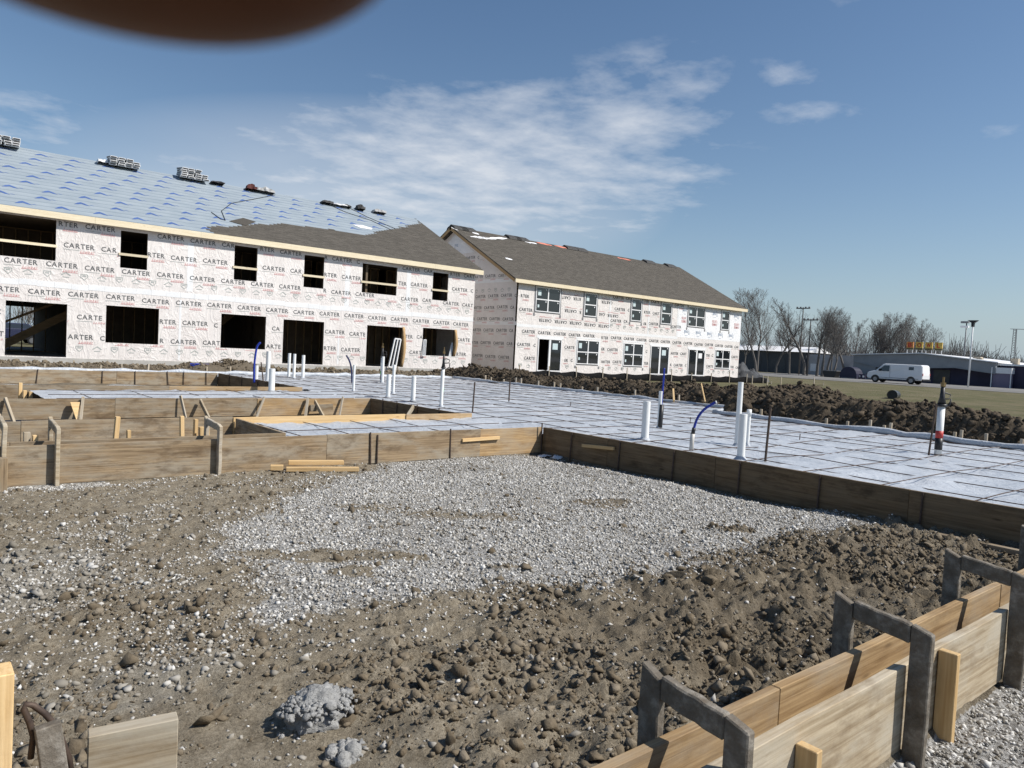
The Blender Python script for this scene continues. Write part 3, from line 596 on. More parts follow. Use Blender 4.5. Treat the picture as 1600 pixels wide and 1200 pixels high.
for lab, q, s_, h_, sd in (('folded white paper lying in the corner shade of the form', (873, 711), (.22, .14), .07, 1), ('white plastic scrap beside the folded paper in the corner', (853, 708), (.28, .12), .04, 2), ('small white plastic scrap at the foot of the sunlit form', (813, 704), (.16, .10), .06, 3)):
    p = pz(*q, .03); p[2] = hgt(np.array([p[0]]), np.array([p[1]]))[0]; tag(crumple('paper_scrap', p, *s_, h_, M['paper'], sd), lab, 'scrap')

# far edge of the slab: form board, rolled film and stakes
fe1 = thing('slab_edge_form', 'far slab edge with white rolled plastic and wooden stakes below the dirt berm', 'formwork')
def roll(pts, r=.055):
    P2 = []; 
    for a, b in zip(pts[:-1], pts[1:]):
        n = max(2, int((Vector(b)-Vector(a)).length/.35))
        for k in range(n): P2.append(Vector(a).lerp(Vector(b), k/n) + Vector((rng.normal(0, .012), rng.normal(0, .012), rng.normal(0, .012))))
    P2.append(Vector(pts[-1])); mb = MB(); mb.tube(P2, [r*(1+.25*rng.normal()) for _ in P2], 8); return mb.build('rolled_film', M['film'], fe1, smooth=True)
roll([(15.82, -5, .37), (15.82, 10.95, .37)]); roll([(15.82, 10.98, .37), (18.15, 11.02, .37)], .06); roll([(18.22, 11, .36), (18.22, 25.8, .37)]); roll([(18.2, 25.92, .36), (-3, 25.92, .36)], .07)
for (a, b) in (((15.95, -5), (15.95, 11.1)), ((18.36, 11), (18.36, 26)), ((18.4, 26.05), (-3, 26.05))): board('board', (*a, .08), (*b, .08), .31, .04, B, fe1)
for q in ((1540-0, 700), (1492, 685), (1470, 683), (1392, 672), (1382, 671), (1360, 668), (1325, 662), (1292, 655), (1190, 645), (1502, 688), (1597, 690)):
    p = px(*q, 16.05); board_ = stick('stake', (16.03, p[1], TOP+rng.uniform(.05, .16)), (16.03, p[1], 0), .05, .05, M['stakegrey'], fe1, up=(0,1,0))
for q in (758, 767, 787, 806, 814, 841, 866, 876, 910, 934, 993, 1062):
    p = px(q, 600, 18.42); stick('stake', (18.42, p[1], TOP+rng.uniform(.06, .24)), (18.42, p[1]+rng.normal(0, .03), 0), .05, .05, M['stakegrey'], fe1, up=(0,1,0))
for q in (40, 70, 127, 158, 190, 232, 323, 360, 440, 466, 522, 547): 
    p = py(q, 580, 26.12); stick('stake', (p[0], 26.12, TOP+rng.uniform(.04, .18)), (p[0]+rng.normal(0, .03), 26.12, 0), .05, .05, M['stakegrey'], fe1, up=(0,1,0))

# ------------------------------------------------------------------ pipes and stub-ups
def pipe(label, foot, r, zt, lean=(0, 0), cap=None, m_=None, collar=False, group=None):
    o = thing('drain_pipe', label, 'pipe', (foot[0], foot[1], 0), group)
    mb = MB(); n = 20; zb = .2
    pts = [(0, 0, zb), (lean[0]*.5, lean[1]*.5, (zb+zt)/2), (lean[0], lean[1], zt)]
    mb.tube(pts, r, n, cap=False); inner = [(p[0], p[1], p[2]) for p in (pts[-1], (pts[-1][0], pts[-1][1], zt-.15))]
    mb.tube(inner, r*.9, n, cap=True)
    k = len(mb.v); ring = [(lean[0]+math.cos(2*math.pi*i/n)*rr, lean[1]+math.sin(2*math.pi*i/n)*rr, zt) for rr in (r, r*.9) for i in range(n)]
    mb.add(ring, [(i, (i+1) % n, n+(i+1) % n, n+i) for i in range(n)])
    mb.build('pipe', m_ or M['pvc'], o, smooth=True)
    if collar:
        cb_ = MB(); cb_.tube([(lean[0], lean[1], zt-.10), (lean[0], lean[1], zt+.004)], r*1.18, n); cb_.build('coupling', M['pvc'], o, smooth=True)
    sk = MB(); sk.tube([(0, 0, FILM-.01), (0, 0, FILM+.035), (0, 0, FILM+.07)], [r*2.3, r*1.5, r*1.03], 14, cap=False); sk.build('film_boot', M['film'], o, smooth=True)
    return o
def top_of(foot, xy): 
    d = math.hypot(foot[0], foot[1]); r_ = ray(*xy); return EYE + r_[2]/math.hypot(r_[0], r_[1])*d
def pp(label, fx, fy, ty, r, **kw):
    f_ = pz(fx, fy, FILM); zt = top_of(f_, (fx+(fy-ty)*.05, ty)); return pipe(label, f_, r, zt, **kw)
pp('thick white pipe nearest the shaded form, left of the blue hoses', 1007, 690, 627, .062)
pp('tallest white pipe standing behind the pair at right', 1151, 699, 597, .042)
pp('thick white pipe nearest the shaded form board, in front of the tall one', 1157, 720, 647, .054)
pp('thin white capped pipe right of the tallest one', 1167, 698, 640, .033, collar=True)
pp('white pipe with black valve top, in front of the gable corner', 689, 637, 580, .040)
pp('white pipe beside the notch side form, right of the leftmost pair', 645, 629, 588, .055)
pp('white pipe in front of its thinner twin by the notch corner', 606, 623, 585, .055)
pp('thinner white pipe behind its thick twin by the notch corner', 614, 616, 570, .042)
pp('slim white pipe with a bent black hose beside it', 552, 613, 570, .035)
pp('short thick white pipe standing in the third row strip', 424, 614, 576, .075)
pp('tall white pipe behind the short thick one', 418, 597, 549, .065)
pp('small white stub pipe beside the blue hose on the far left', 400, 595, 571, .06)
pp('slim white pipe in the middle of the far trio', 459, 592, 553, .05)
pp('white pipe right of the far trio', 473, 592, 555, .055)
pp('white pipe left of the far trio with a blue hose in it', 451, 591, 552, .05)
pp('slim white pipe with green mark before the doorway of the left house', 597, 599, 557, .05)
def hose(label, pts, r, m_, tip=None, name='water_hose'):
    o = thing(name, label, 'hose', tuple(pts[0]))
    base = Vector(pts[0]); mb = MB(); P = [Vector(p)-base for p in pts]; Q = []
    for i in range(len(P)-1):
        p0, p1, p2, p3 = P[max(i-1,0)], P[i], P[i+1], P[min(i+2, len(P)-1)]
        for k in range(6):
            t_ = k/6; Q.append(.5*((2*p1)+(-p0+p2)*t_+(2*p0-5*p1+4*p2-p3)*t_*t_+(-p0+3*p1-3*p2+p3)*t_**3))
    Q.append(P[-1]); mb.tube(Q, r, 10); mb.build('tube', m_, o, smooth=True)
    return o, P, Q
def at_d(xy, foot): # point on a sight line at the ground distance of foot
    d = math.hypot(foot[0], foot[1]); r_ = ray(*xy); return C0 + r_*(d/math.hypot(r_[0], r_[1]))
ft = pz(1080, 706, FILM)
o, P, Q = hose('blue hose bending right out of a clear sleeve near the shaded form', [at_d(q, ft) for q in ((1080, 706), (1081, 690), (1083, 675), (1089, 655), (1099, 641), (1112, 632), (1120, 628))], .019, M['blue'])
mb = MB(); mb.tube([Q[0]-Vector((0,0,.05)), Q[6], Q[11]], .032, 12); mb.build('clear_sleeve', mat_n('milky_plastic', (.45,.43,.40), (.56,.54,.50), 9, .4), o, smooth=True)
mb = MB(); mb.tube([Q[11], Q[14]], .028, 10); mb.build('tape_collar', M['black'], o, smooth=True)
mb = MB(); mb.tube([Q[-3], Q[-1]], .023, 10); mb.build('hose_end', M['vinyl'], o, smooth=True)
ft = pz(1029, 671, FILM)
pipe('white pipe wrapped in a black sleeve with an upright blue hose', ft, .036, top_of(ft, (1032, 611)))
o, P, Q = hose('upright blue hose rising from the black-sleeved pipe', [at_d(q, ft) for q in ((1031, 660), (1033, 640), (1035, 615), (1037, 590), (1038, 575))], .017, M['blue'])
mb = MB(); mb.tube([Q[0]-Vector((0,0,.16)), Q[8]], .05, 12); mb.build('black_sleeve', M['black'], o, smooth=True)
ft = pz(399, 600, FILM)
hose('thin blue hose standing up in front of the left house', [at_d(q, ft) for q in ((397, 598), (397, 575), (399, 555), (402, 541), (407, 535))], .03, M['blue'])
ft = pz(552, 600, FILM); hose('short dark blue hose curling left above a slim pipe', [at_d(q, ft) for q in ((550, 600), (549, 577), (546, 564), (541, 555))], .028, mat_n('dark_hose', (.015,.02,.07), (.03,.035,.1), 8, .5))
ft = pz(451, 590, FILM); hose('blue hose beside the far pipe trio', [at_d(q, ft) for q in ((452, 586), (453, 570), (452, 556))], .02, M['blue'])
o, P, Q = hose('loose bundle of blue tubing on the dirt berm at left', [(8.2+.28*math.cos(k*1.3)*(1+.3*math.sin(k)), 27.2+.2*math.sin(k*1.3), .56+.05*math.sin(k*2.1)) for k in range(22)], .015, M['blue'])
# gas risers
def riser(label, foot, hx, htop, r, boots=True):
    zt = top_of(foot, htop); o = thing('gas_riser', label, 'gas riser', (foot[0], foot[1], FILM)); H_ = zt-FILM
    mb = MB(); mb.tube([(0,0,-.05), (0,0,H_*.63)], r, 16); mb.build('sleeve', M['pvc'], o, smooth=True)
    mb = MB(); mb.tube([(0,0,0), (0,0,.035)], r*1.06, 16); mb.tube([(0,0,.11), (0,0,.30)], r*1.05, 16); mb.build('black_tape', M['black'], o, smooth=True)
    mb = MB(); mb.tube([(0,0,.30), (0,0,.42)], r*1.04, 16); mb.build('red_tape', M['red'] if boots else M['green'], o, smooth=True)
    mb = MB(); mb.tube([(0,0,H_*.63), (0,0,H_*.66)], r*1.5, 14); mb.tube([(0,0,H_*.66), (0,0,H_*.74), (0,0,H_*.9)], [r*1.2, r*.75, r*.5], 12)
    mb.tube([(0,0,H_*.72), (.10,-.07,H_*.73), (.12,-.08,H_*.78), (.06,-.03,H_*.8), (0,0,H_*.79)], .012, 7); mb.tube([(0.05,-.04,H_*.62), (.11,-.08,H_*.66), (.12,-.09,H_*.73)], .011, 7); mb.build('valve_body', M['black'], o, smooth=True)
    mb = MB(); mb.tube([(0,0,H_*.88), (0,0,H_*.93)], r*.75, 6); mb.tube([(0,0,H_*.93), (0,0,H_)], r*.32, 8); mb.build('brass_fitting', M['brass'], o, smooth=False)
    return o
ft = pz(1465, 713, FILM); riser('tall gas riser with black valve and red taped sleeve at right', ft, 0, (1475, 589), .055)
ft = pz(690, 633, FILM); f2_ = (ft[0]+.02, ft[1]+.03, ft[2]); riser('black valve riser above the white pipe before the gable corner', f2_, 0, (690, 542), .036, False)
ft = pz(596, 599, FILM); riser('black valve riser before the doorway of the left house', (ft[0]+.05, ft[1]+.1), 0, (597, 536), .05, False)
def steel_rod(label, f_, top, r=.014):
    p = pz(*f_, FILM); q = at_d(top, p); o = rod('steel_rod', Vector((0,0,-.1)), Vector(q)-Vector(p), r, M['steel']); o.location = p; return tag(o, label, 'rod')
steel_rod('leaning steel rod right of the white pipe group', (1195, 724), (1204, 637), .017)
steel_rod('leaning grey rod beside the tall gas riser', (1450, 713), (1463, 631), .016)
steel_rod('thin upright steel rod at the near notch corner', (738, 645), (742, 597), .016)
steel_rod('thin upright steel rod in the middle of the slab', (795, 628), (797, 594), .018)
steel_rod('thin rod leaning beside the far left pipes', (412, 596), (408, 566), .02)
rs = px(1255+0, 690, 12.2)
for q in ((1249, 690, 'short steel pin sticking up from the film at right'), (891, 636, 'short steel pin sticking up from the film at the middle'), (1078, 662, 'short steel pin near the middle blue hose')):
    p = pz(q[0], q[1], FILM); o = rod('steel_pin', (0,0,-.05), (.01,0,.14), .008, M['steel']); o.location = p; tag(o, q[2], 'rod')
a = pz(1105, 632, TOP); tag(stick('scrap_lumber', (18.6, a[1]*1.08, .95), (18.15, a[1]*1.08-.5, .45), .03, .05, M['pine']), 'thin yellow stick leaning on the dirt berm behind the blue hose', 'stick')
a = px(1041, 625, 18.0); tag(stick('scrap_lumber', (18.3, a[1], .72), (18.05, a[1]-.25, .38), .05, .09, M['pine']), 'short board propped at the far slab edge beside the upright blue hose', 'lumber')

# ------------------------------------------------------------------ lettering
def text_geo(body, size=1., shear=0., bold=.0, spacing=1.):
    cu_ = bpy.data.curves.new('t', 'FONT'); cu_.body = body; cu_.size = size; cu_.shear = shear; cu_.offset = bold; cu_.resolution_u = 2; cu_.space_character = spacing
    o = bpy.data.objects.new('t', cu_); COL.objects.link(o)
    me = o.evaluated_get(bpy.context.evaluated_depsgraph_get()).to_mesh()
    vs = np.array([tuple(v_.co) for v_ in me.vertices]); fs = [tuple(p.vertices) for p in me.polygons]
    o.to_mesh_clear(); bpy.data.objects.remove(o); bpy.data.curves.remove(cu_)
    return vs, fs
def word(body, width, height, shear=0., bold=.012):
    """list of glyph meshes scaled so that the word fills width x height"""
    gl = []; x = 0; raw = []
    for ch in body:
        vs, fs = text_geo(ch, 1, shear, bold); raw.append((vs, fs, x)); x += vs[:,0].max()-min(0, vs[:,0].min()) + .07
    x -= .07; hmax = max(r_[0][:,1].max() for r_ in raw)
    for vs, fs, x0 in raw:
        q = np.zeros((len(vs), 2)); q[:,0] = (vs[:,0]+x0)/x*width; q[:,1] = vs[:,1]/hmax*height; gl.append((q, fs))
    return gl
W_CARTER = word('CARTER', .98, .17, 0, .014); W_LUMBER = word('Lumber', .46, .085, .35, .012); W_TYVEK = word('Tyvek', .62, .26, .12, .01)
W_RED1 = word('CARTER', .62, .17, 0, .02); W_RED2 = word('LUMBER', .62, .17, 0, .02)
HOUSE = ([(-.16,.0),(0,.11),(.16,.0),(.13,-.02),(0,.07),(-.13,-.02),(-.1,-.09),(.1,-.09),(.1,-.065),(-.1,-.065)], [(0,1,4,5),(1,2,3,4),(6,7,8,9)])
SHIELD = ([(-.12,.1),(.12,.1),(.12,-.01),(0,-.12),(-.12,-.01),(-.095,.075),(.095,.075),(.095,0),(0,-.09),(-.095,0),(-.06,.05),(.06,.05),(.06,.01),(-.06,.01)], [(0,1,6,5),(1,2,7,6),(2,3,8,7),(3,4,9,8),(4,0,5,9),(10,11,12,13)])
class Print:
    """ink printed on a wall plane; to3 turns (u, z) on the wall into a point; glyphs that would fall in an opening are not printed"""
    def __init__(s, to3, holes, lim): s.to3 = to3; s.holes = holes; s.lim = lim; s.mb = {k: MB() for k in ('ink','inkred','inkgrn','inkblu')}
    def ok(s, a0, a1, b0, b1):
        if not s.lim(a0, b0) or not s.lim(a1, b1): return False
        return not any(a1 > h[0] and a0 < h[1] and b1 > h[2] and b0 < h[3] for h in s.holes)
    def put(s, glyphs, u, z, ink, flip=False, jit=0.):
        for q, fs in glyphs:
            P = -q if flip else q
            A = P[:,0]+u; Bz = P[:,1]+z+jit*(A-u)
            if s.ok(A.min(), A.max(), Bz.min(), Bz.max()): s.mb[ink].add([s.to3(a, b) for a, b in zip(A, Bz)], fs)
    def icon(s, ic, u, z):
        P = np.array(ic[0]); s.put([(P, ic[1])], u, z, 'inkgrn')
    def row(s, u0, u1, z, pitch=1.2, off=0., flip=False, jit=True):
        u = u0+off
        while u < u1:
            j = rng.normal(0, .012) if jit else 0
            if flip:
                s.put(W_CARTER, u+.98, z+.185+j, 'ink', True); s.put(W_LUMBER, u+.48, z+.33+j, 'inkred', True); s.bar(u+.48, u+.98, z+.27+j, 'inkred')
            else:
                s.put(W_CARTER, u, z+j, 'ink'); s.put(W_LUMBER, u+.52, z-.14+j, 'inkred'); s.bar(u, u+.5, z-.075+j, 'inkgrn'); s.bar(u+.5, u+.98, z-.165+j, 'inkred')
            u += pitch + rng.normal(0, .01)
    def bar(s, a, b, z, ink): s.put([(np.array([(0,0),(b-a,0),(b-a,.016),(0,.016)]), [(0,1,2,3)])], a, z, ink)
    def icons(s, u0, u1, z, pitch=.55):
        u = u0; k = 0
        while u < u1: s.icon(HOUSE if k % 2 else SHIELD, u, z+rng.normal(0, .012)); u += pitch; k += 1
    def build(s, parent):
        for k, mb in s.mb.items():
            if mb.v: q = mb.build('printed_lettering', M[k], parent, fixn=False); q['kind'] = 'stuff'
def wall_mesh(to3, to3b, u0, u1, z0, z1, holes, topfun=None):
    us = sorted({u0, u1, *[h[0] for h in holes], *[h[1] for h in holes]}); zs = sorted({z0, z1, *[h[2] for h in holes], *[h[3] for h in holes]})
    us = [u for u in us if u0 <= u <= u1]; zs = [z for z in zs if z0 <= z <= z1]
    mb = MB()
    for a, b in zip(us[:-1], us[1:]):
        for c, d in zip(zs[:-1], zs[1:]):
            mu, mz = (a+b)/2, (c+d)/2
            if any(h[0] < mu < h[1] and h[2] < mz < h[3] for h in holes): continue
            mb.add([to3(a, c), to3(b, c), to3(b, d), to3(a, d)], [(0,1,2,3)]); mb.add([to3b(a, c), to3b(b, c), to3b(b, d), to3b(a, d)], [(3,2,1,0)], 1)
    for h in holes:
        a, b, c, d = max(h[0], u0), min(h[1], u1), h[2], h[3]
        for p, q in (((a,c),(b,c)), ((b,c),(b,d)), ((b,d),(a,d)), ((a,d),(a,c))):
            mb.add([to3(*p), to3(*q), to3b(*q), to3b(*p)], [(0,1,2,3)], 1)
    return mb

# ------------------------------------------------------------------ left house (unglazed)
Y1, YB1, YR1 = 30.5, 43.5, 37.0; X0_1, X1_1 = -9.0, 22.6; ZS, ZE, ZR = .55, 5.45, 8.98
EAVE_Y, EAVE_Z = 30.28, 5.66
slope = (ZR-EAVE_Z)/(YR1-EAVE_Y); SL = math.hypot(ZR-EAVE_Z, YR1-EAVE_Y)
h1 = [(2.54-1.85+.0,4.18,3.97,5.39),(6.23,7.15,3.97,5.33),(10.4,11.34,3.95,5.33),(13.39,14.31,3.93,5.31),(16.19,18.01,3.95,5.27),(20.03,20.94,3.93,5.28),(2.75,4.57,.58,2.47),(5.81,7.62,1.17,2.54),(9.96,11.8,1.15,2.53),(12.56,14.42,.58,2.47),(16.55,18.46,.58,2.47),(19.59,21.49,1.19,2.53),(-1.6,.2,1.17,2.53),(-5,-3.2,.58,2.47),(-3,-1.1,3.97,5.35)]
B1 = thing('unfinished_house', 'left two-storey unfinished house with open dark window holes and blue-grey roof underlayment', 'house', (X1_1, Y1, 0))
def P1(mb, name, mats, **kw):
    o = mb.build(name, mats, B1, **kw); o.matrix_parent_inverse = Matrix.Translation((-X1_1, -Y1, 0)); return o
class Sub:   # lets Print.build parent with world coordinates
    pass
def fixp(o, par_loc): o.matrix_parent_inverse = Matrix.Translation((-par_loc[0], -par_loc[1], -par_loc[2]))
to = lambda u, z: (u, Y1, z); tob = lambda u, z: (u, Y1+.14, z)
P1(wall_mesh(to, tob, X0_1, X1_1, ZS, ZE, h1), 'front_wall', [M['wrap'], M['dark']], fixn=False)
def gable(name, x, flip, parent_fn, y0, yb, zr, yr, ze, thick=.14, mats=None):
    mb = MB(); s_ = -1 if flip else 1
    poly = [(y0, ZS), (yb, ZS), (yb, ze), (yr, zr-.15), (y0, ze)]
    mb.prism(poly, 'x', x-s_*thick, x); return parent_fn(mb, name, mats or M['wrap'])
gable('gable_wall', X1_1, False, P1, Y1+.142, YB1-.142, ZR, YR1, ZE+.15)
gable('gable_wall', X0_1+.14, False, P1, Y1+.142, YB1-.142, ZR, YR1, ZE+.15)
hb = [(2.2, 7.2, .58, 2.55), (9.9, 13.0, 1.2, 2.5), (16.5, 18.4, .6, 2.4), (3.2, 5, 4, 5.3), (10, 12, 4, 5.3)]
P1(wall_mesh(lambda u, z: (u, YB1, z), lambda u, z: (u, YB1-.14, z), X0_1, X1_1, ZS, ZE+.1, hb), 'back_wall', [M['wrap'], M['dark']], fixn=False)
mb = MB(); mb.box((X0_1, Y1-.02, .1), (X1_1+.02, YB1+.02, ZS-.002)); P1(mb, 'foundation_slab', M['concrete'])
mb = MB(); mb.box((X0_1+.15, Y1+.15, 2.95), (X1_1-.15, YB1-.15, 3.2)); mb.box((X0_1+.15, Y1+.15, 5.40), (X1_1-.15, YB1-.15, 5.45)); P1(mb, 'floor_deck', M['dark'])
# interior framing seen through the holes
def studwall(x0, x1, y, z0, z1, step=.41, sheet=False):
    for x in np.arange(x0, x1, step):
        mb = MB(); mb.box((x, y, z0), (x+.038, y+.09, z1)); P1(mb, 'stud', M['stud'])
    mb = MB(); mb.box((x0, y, z1-.04), (x1, y+.09, z1)); mb.box((x0, y, z0), (x1, y+.09, z0+.04)); P1(mb, 'wall_plate', M['stud'])
    if sheet: mb = MB(); mb.box((x0, y+.1, z0), (x1, y+.12, z1)); P1(mb, 'partition', M['dark'])
studwall(5.2, 9.6, 34.6, ZS, 2.95, .41, True); studwall(12.4, 16.3, 33.6, ZS, 2.95, .41, True); studwall(16.6, 20, 34.2, ZS, 2.95, .41, True); studwall(20, 22.4, 33.4, ZS, 2.95, .41, True)
studwall(9.6, 12.3, 36.4, ZS, 2.95, .6); studwall(2.6, 5.1, 36.6, ZS, 2.95, .42)
studwall(10, 15, 33.2, 3.2, 5.4, .41, True); studwall(15.2, 18.6, 33.2, 3.2, 5.4, .41, True); studwall(19, 22.4, 33.2, 3.2, 5.4, .41, True); studwall(.5, 8.5, 34.5, 3.2, 5.4, .41, True)
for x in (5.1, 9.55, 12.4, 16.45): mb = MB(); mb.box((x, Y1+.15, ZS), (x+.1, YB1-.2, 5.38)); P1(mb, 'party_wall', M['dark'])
for (xa, xb, yy) in ((2.7, 6.4, 34.2), (9.7, 12.3, 35.2)):
    mb = MB(); mb.beam((xa, yy, ZS+.1), (xb-.1, yy, 2.9), .05, .3); mb.beam((xa, yy, ZS+1.0), (xb-.5, yy, 2.9+.3), .04, .09)
    for k in range(9):
        f_ = k/9; mb.box((xa+(xb-xa)*f_, yy+.03, ZS+.2+2.2*f_), (xa+(xb-xa)*f_+.28, yy+.95, ZS+.24+2.2*f_))
    P1(mb, 'stair', M['stud'])
for k, (a, b, c, d) in enumerate(h1[:6]):
    mb = MB(); zc = c + (d-c)*.33; mb.box((a-.06, Y1-.045, zc), (b+.02 if k else b+.02, Y1-.004, zc+.09)); P1(mb, 'guard_rail', M['fascia'])
# seam tape, loose jamb, leaning frames
for x, a, b in ((8.35, .6, 2.95), (8.6, 3.3, 5.2), (15.35, 3.05, 5.2), (18.55, 3.05, 5.2), (15.1, .62, 2.0)):
    mb = MB(); mb.box((x, Y1-.003, a), (x+(.22 if b > 4 else .08), Y1-.0005, b)); P1(mb, 'seam_tape', M['tape'])
mb = MB()
for k in range(60):
    xa = X0_1+(X1_1-X0_1)*k/60; xb = X0_1+(X1_1-X0_1)*(k+1)/60-.004; z0_ = 3.03+rng.normal(0, .015); mb.box((xa, Y1-.004-.002*(k % 2), z0_), (xb, Y1-.0005, z0_+.20))
P1(mb, 'seam_tape', M['tape'])
for (xa, z0_, z1_) in ((18.44, .58, 2.5), (21.47, 1.2, 2.55)):
    mb = MB(); n = 8; vs = []
    for k in range(n+1):
        z = z0_+(z1_-z0_)*k/n; bul = .13*math.sin(math.pi*k/n)
        vs += [(xa-.0+bul*.3, Y1-.004-bul, z), (xa+.10+bul*.8, Y1-.004-bul*.4, z), (xa+.16, Y1+.02, z), (xa, Y1+.02, z)]
    fs = [(k*4+i, k*4+(i+1) % 4, (k+1)*4+(i+1) % 4, (k+1)*4+i) for k in range(n) for i in range(4)] + [(3,2,1,0), tuple(n*4+i for i in range(4))]
    mb.add(vs, fs); P1(mb, 'curled_sheathing', M['osb'], smooth=True)
pr = Print(lambda u, z: (u, Y1-.0065, z), h1, lambda u, z: X0_1 < u < X1_1 and ZS < z < ZE)
for z, off in ((2.76, .20), (1.98, .55), (1.23, .10)): pr.row(X0_1+.1, X1_1, z, 1.2, off)
for z, off in ((5.22, .75), (4.48, .15), (3.77, .75)): pr.row(X0_1+.1, X1_1, z, 1.2, off)
pr.icons(X0_1+.3, X1_1, .91, .57); pr.icons(X0_1+.4, X1_1, 3.50, .57)
pr.build(B1)
for o in list(COL.objects):
    if o.parent == B1 and o.name.startswith('printed_lettering'): fixp(o, (X1_1, Y1, 0))
# roof
def roof_pt(u, s, lift=0.): return (u, EAVE_Y + (YR1-EAVE_Y)*s/SL - lift*math.sin(math.atan(slope)), EAVE_Z + (ZR-EAVE_Z)*s/SL + lift*math.cos(math.atan(slope)))
def uvplane(o, eave_y=EAVE_Y, eave_z=EAVE_Z):
    me = o.data; uv = me.uv_layers.new(name='UVMap')
    for lp in me.loops:
        c_ = me.vertices[lp.vertex_index].co; uv.data[lp.index].uv = (c_.x, math.hypot(c_.y-eave_y, c_.z-eave_z))
XA, XB = X0_1-.3, 22.93
mb = MB(); th = .05
a, b, c_, d = roof_pt(XA, 0), roof_pt(XB, 0), roof_pt(XB, SL), roof_pt(XA, SL)
back = lambda p: (p[0], 2*YR1-p[1], p[2])
for sgn in (lambda p: p, back):
    q = [sgn(p) for p in (a, b, c_, d)]; mb.add(q + [(p[0], p[1], p[2]-th) for p in q], [(0,1,2,3),(7,6,5,4),(0,4,5,1),(1,5,6,2),(2,6,7,3),(3,7,4,0)])
o = P1(mb, 'roof', M['under']); uvplane(o); roof1 = o
mb = MB()
for x in np.arange(XA, XB, 3.66):
    mb.box((x, EAVE_Y-.04, EAVE_Z-.235), (min(x+3.655, XB), EAVE_Y-.002, EAVE_Z-.012))
P1(mb, 'fascia', M['fascia'])
mb = MB(); mb.box((XA, EAVE_Y, EAVE_Z-.20), (XB, Y1+.1, EAVE_Z-.185)); P1(mb, 'soffit', M['osb'])
mb = MB(); mb.beam(roof_pt(XB-.02, .05, -.14), roof_pt(XB-.02, SL, -.14), .035, .17); P1(mb, 'rake_board', M['fascia'])
# swoosh marks printed on the underlayment
SW = [(-.36,-.09),(-.17,.06),(.0,.13),(.18,.05),(.36,-.08),(.14,-.06),(.0,.01),(-.14,-.05)]
mb = MB(); dash = MB()
def rayroof(x, y):
    d_ = ray(x, y); n_ = np.array([0, -slope, 1.]); p0 = np.array([0, EAVE_Y, EAVE_Z]); t_ = ((p0-C0)@n_)/(d_@n_); P = C0+d_*t_; return P[0], math.hypot(P[1]-EAVE_Y, P[2]-EAVE_Z)*(1 if P[1] > EAVE_Y else -1)
TOPL = [rayroof(*q) for q in ((325, 357), (437, 350), (520, 360), (567, 368), (610, 360), (659, 350))]
def topsh(u):
    if u <= TOPL[0][0]: return -1
    for (u0, s0), (u1, s1_) in zip(TOPL[:-1], TOPL[1:]):
        if u <= u1: return s0+(s1_-s0)*(u-u0)/(u1-u0)
    return SL
for r_i in range(9):
    s = .45 + r_i*.80
    if s > SL-.25: break
    u = XA + .4 + (r_i*.47 % 1.22)
    while u < XB-.4:
        if topsh(u) < s-.3:
            mb.add([roof_pt(u+q[0]*.72, s+q[1]*1.5, .004) for q in SW], [(0,1,7),(1,2,6,7),(2,3,5,6),(3,4,5)])
            mb.add([roof_pt(u+.33+q[0]*.25, s-.03+q[1]*.35, .004) for q in SW], [(0,1,7),(1,2,6,7),(2,3,5,6),(3,4,5)])
        u += 1.22+rng.normal(0, .03)
P1(mb, 'printed_logo', M['logo'], fixn=False)['kind'] = 'stuff'
def shingles(pt, u0, u1, s0, s1_, test, name, pfn, exposure=.14, cell=.33, ez=(EAVE_Y, EAVE_Z)):
    mb = MB(); k = 0; s = s0
    while s < s1_-.02:
        u = u0 - (k*.11 % cell)
        while u < u1:
            a_, b_ = max(u, u0), min(u+cell-.004, u1)
            if b_ > a_+.02 and test((a_+b_)/2, s):
                e = min(s+exposure+.04, s1_); l0 = .012+rng.uniform(0, .006)
                mb.add([pt(a_, s-.01, l0), pt(b_, s-.01, l0), pt(b_, e, .003), pt(a_, e, .003), pt(a_, s-.01, .001), pt(b_, s-.01, .001)], [(0,1,2,3), (4,5,1,0)])
            u += cell
        s += exposure; k += 1
    o = pfn(mb, name, M['shingle'], fixn=False); uvplane(o, *ez); o['kind'] = 'stuff'; return o
shingles(roof_pt, XA, XB, .0, SL, lambda u, s: topsh(u+rng.normal(0, .05)) > s, 'shingle_field', P1)
la = [rayroof(*q) for q in ((358, 346), (380, 341), (400, 347), (384, 353), (372, 350))]
mb = MB(); mb.add([roof_pt(u, s, .02) for u, s in la], [(0,1,2,3,4)]); P1(mb, 'loose_felt', M['shingle'], fixn=False)
mb = MB(); cs = [rayroof(*q) for q in ((330, 332), (345, 343), (352, 345), (346, 330), (362, 318), (395, 312), (430, 305))]
mb.tube([roof_pt(u, s, .02) for u, s in cs], .014, 5); P1(mb, 'safety_line', M['black'])
for qs in (((505, 316), (540, 332), (580, 345), (612, 360)), ((535, 320), (575, 340), (618, 358))):
    mb = MB(); mb.tube([roof_pt(*rayroof(*q), .02) for q in qs], .014, 5); P1(mb, 'safety_line', M['black'])
